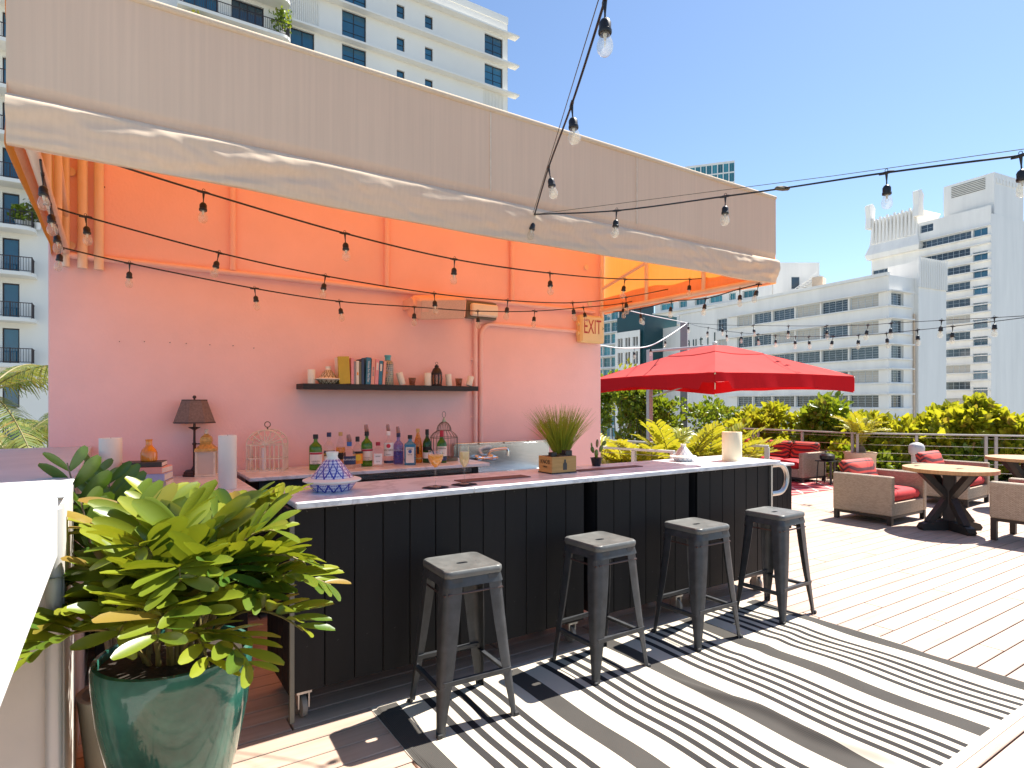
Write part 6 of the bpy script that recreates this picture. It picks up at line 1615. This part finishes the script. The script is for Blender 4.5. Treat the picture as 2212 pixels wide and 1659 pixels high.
# ------------------------------------------------------------------ hedge shrubs behind the railing
def shrub(label, u0, u1, vt, d, dep=1.1, n=2600, size=.10, m='hedge_leaf', zb=-.05, seed=1, peak=.5, sparse=False, cat='shrub', name='hedge_shrub'):
    A = on_d(u0, vt, d); B = on_d(u1, vt, d); zt = A.z; c = (A+B)/2; W = (Vector((B.x,B.y,0))-Vector((A.x,A.y,0))).length
    ax = Vector((CS, -SN, 0)); ay = Vector((SN, CS, 0))
    t = thing(name, label, cat, (c.x, c.y, zb), 0, 'leafy shrubs along the railing'); H = zt-zb
    r0 = np.random.default_rng(seed*13+5); K = max(14, int(W*H*9)); cl = []
    b = MB()
    for i in range(K):
        x = r0.uniform(-.5,.5)*W; y = r0.uniform(-.5,.5)*dep
        top = H*(1 - .32*abs((x/W+.5)-peak)**1.5*2 - .14*r0.random())
        z = top*(.15+.85*r0.random()**.7); z = min(z, top-.03)
        q = Vector((c.x, c.y, zb)) + ax*x + ay*y + Vector((0,0,z)); rad = (.17 if not sparse else .12)+.12*r0.random(); cl.append((q, rad))
        root = Vector((c.x, c.y, zb)) + ax*(x*.75) + ay*(y*.6)
        mid = root.lerp(q, .5)+Vector((r0.normal()*.05, r0.normal()*.05, .05))
        b.tube([root, mid, q], [.014,.009,.004], 5, False)
    b.build('branches', 'bark', t, 60, world=True)
    def fn(r):
        q, rad = cl[r.integers(len(cl))]; o = Vector((r.normal(), r.normal(), r.normal())).normalized(); f = rad*(.35+.75*r.random())
        return q+o*f, o
    leaf_cloud('crown', m, n, fn, size, t, seed, up=.5, aspect=.62)['kind'] = 'stuff'
    return t
shrub('dense tree like shrub beside the pink wall corner', 1290, 1425, 800, 15.4, 1.2, 4200, .13, 'bush_leaf', seed=2, peak=.4)
shrub('open twiggy shrub below the red umbrella', 1420, 1585, 852, 15.2, .9, 1500, .13, 'bush_leaf', seed=3, sparse=True)
shrub('low hedge shrub behind the sunlit candle', 1560, 1660, 893, 14.4, 1.0, 2600, .165, seed=4)
shrub('low hedge shrub right behind the sofa', 1645, 1745, 888, 14.0, 1.0, 2600, .165, seed=5)
shrub('taller round shrub rising above the sofa arm', 1735, 1805, 866, 13.4, .9, 2400, .16, 'bush_leaf', seed=6, peak=.5)
shrub('hedge shrub behind the sago palm', 1795, 1885, 893, 12.9, 1.0, 2600, .165, seed=7)
shrub('hedge shrub left of the gap above the bollard light', 1865, 1950, 900, 12.7, 1.0, 2200, .165, seed=8, peak=.2)
shrub('hedge shrub right of the gap above the bollard light', 1962, 2060, 888, 12.4, 1.0, 2800, .185, seed=9, peak=.8)
shrub('tallest shrub at the right above the wooden tables', 2035, 2140, 862, 12.2, 1.1, 3400, .185, seed=10, peak=.5)
shrub('hedge shrub at the right edge of the picture', 2125, 2250, 898, 12.0, 1.1, 3000, .185, seed=11, peak=.3)
shrub('low leafy plants filling below the sago palm', 1800, 1990, 985, 12.1, .5, 1600, .14, 'bush_leaf', seed=12)
shrub('low leafy plants at the foot of the railing behind the tables', 1985, 2240, 975, 11.9, .5, 2000, .14, 'bush_leaf', seed=14)
shrub('leafy palm top peeking over the umbrella left side', 1325, 1400, 792, 17.5, .8, 700, .16, 'cycad_leaf', seed=13)

# ------------------------------------------------------------------ coconut palms at the left edge
def palm(label, base, top, nf, L, seed, droop=1.0):
    r = random.Random(seed); B, T = Vector(base), Vector(top)
    t = thing('coconut_palm', label, 'palm tree', B, 0, 'palms beyond the parapet')
    MB().tube([B, B.lerp(T, .5)+Vector((.2,.1,0)), T], [.17,.13,.10], 10).build('trunk', 'bark', t, 60, world=True)
    for i in range(nf):
        az = 2*math.pi*i/nf + r.uniform(-.2,.2); el = r.uniform(-.1,1.0); l = L*r.uniform(.8,1.1)
        h = Vector((math.cos(az)*math.cos(el), math.sin(az)*math.cos(el), math.sin(el)))
        def q(f): return T + h*(l*f) + Vector((0,0,-.55*droop*l*f*f))
        path = [q(k/12) for k in range(13)]
        fo = MB().tube([p-B for p in path], [.02*(1-.8*k/12)+.003 for k in range(13)], 5).build('frond', 'stem', t, 60)
        V = []; F = []
        n = 34
        for k in range(n):
            f = .12+.88*k/n; p = q(f)-B; tg = (q(min(1,f+.01))-q(f-.01)).normalized(); sd = tg.cross(Vector((0,0,1))).normalized()
            for sg_ in (-1,1):
                ll = .62*l*.42*(math.sin(math.pi*(.12+.8*f))**.6)*r.uniform(.85,1.1); d1 = (sd*sg_+tg*.6+Vector((0,0,.15))).normalized(); o = len(V); wv = tg*.028
                for s_ in range(4):
                    g = s_/3; c = p + d1*(ll*g) + Vector((0,0,-.75*ll*g*g*r.uniform(.7,1.2))); ww = wv*(1-g*.9)
                    V += [tuple(c-ww), tuple(c+ww)]
                F += [(o+2*s_, o+2*s_+1, o+2*s_+3, o+2*s_+2) for s_ in range(3)]
        me = bpy.data.meshes.new('leaflets'); me.from_pydata(V, [], F); me.materials.append(MAT['palm_leaf']); o = put('leaflets', me, fo); o['kind'] = 'stuff'
    return t
p = on_d(-30, 860, 11.5); palm('coconut palm at the left edge beyond the parapet', (p.x, p.y, -10), (p.x, p.y, p.z+.1), 11, 2.3, 3, .75)
p = on_d(20, 985, 14.0); palm('lower coconut palm beyond the parapet', (p.x, p.y, -10), (p.x, p.y, p.z), 11, 2.2, 5, .8)
p = on_d(110, 945, 17.0); palm('palm half hidden by the left end of the pink wall', (p.x, p.y, -10), (p.x, p.y, p.z), 11, 2.4, 8, .8)
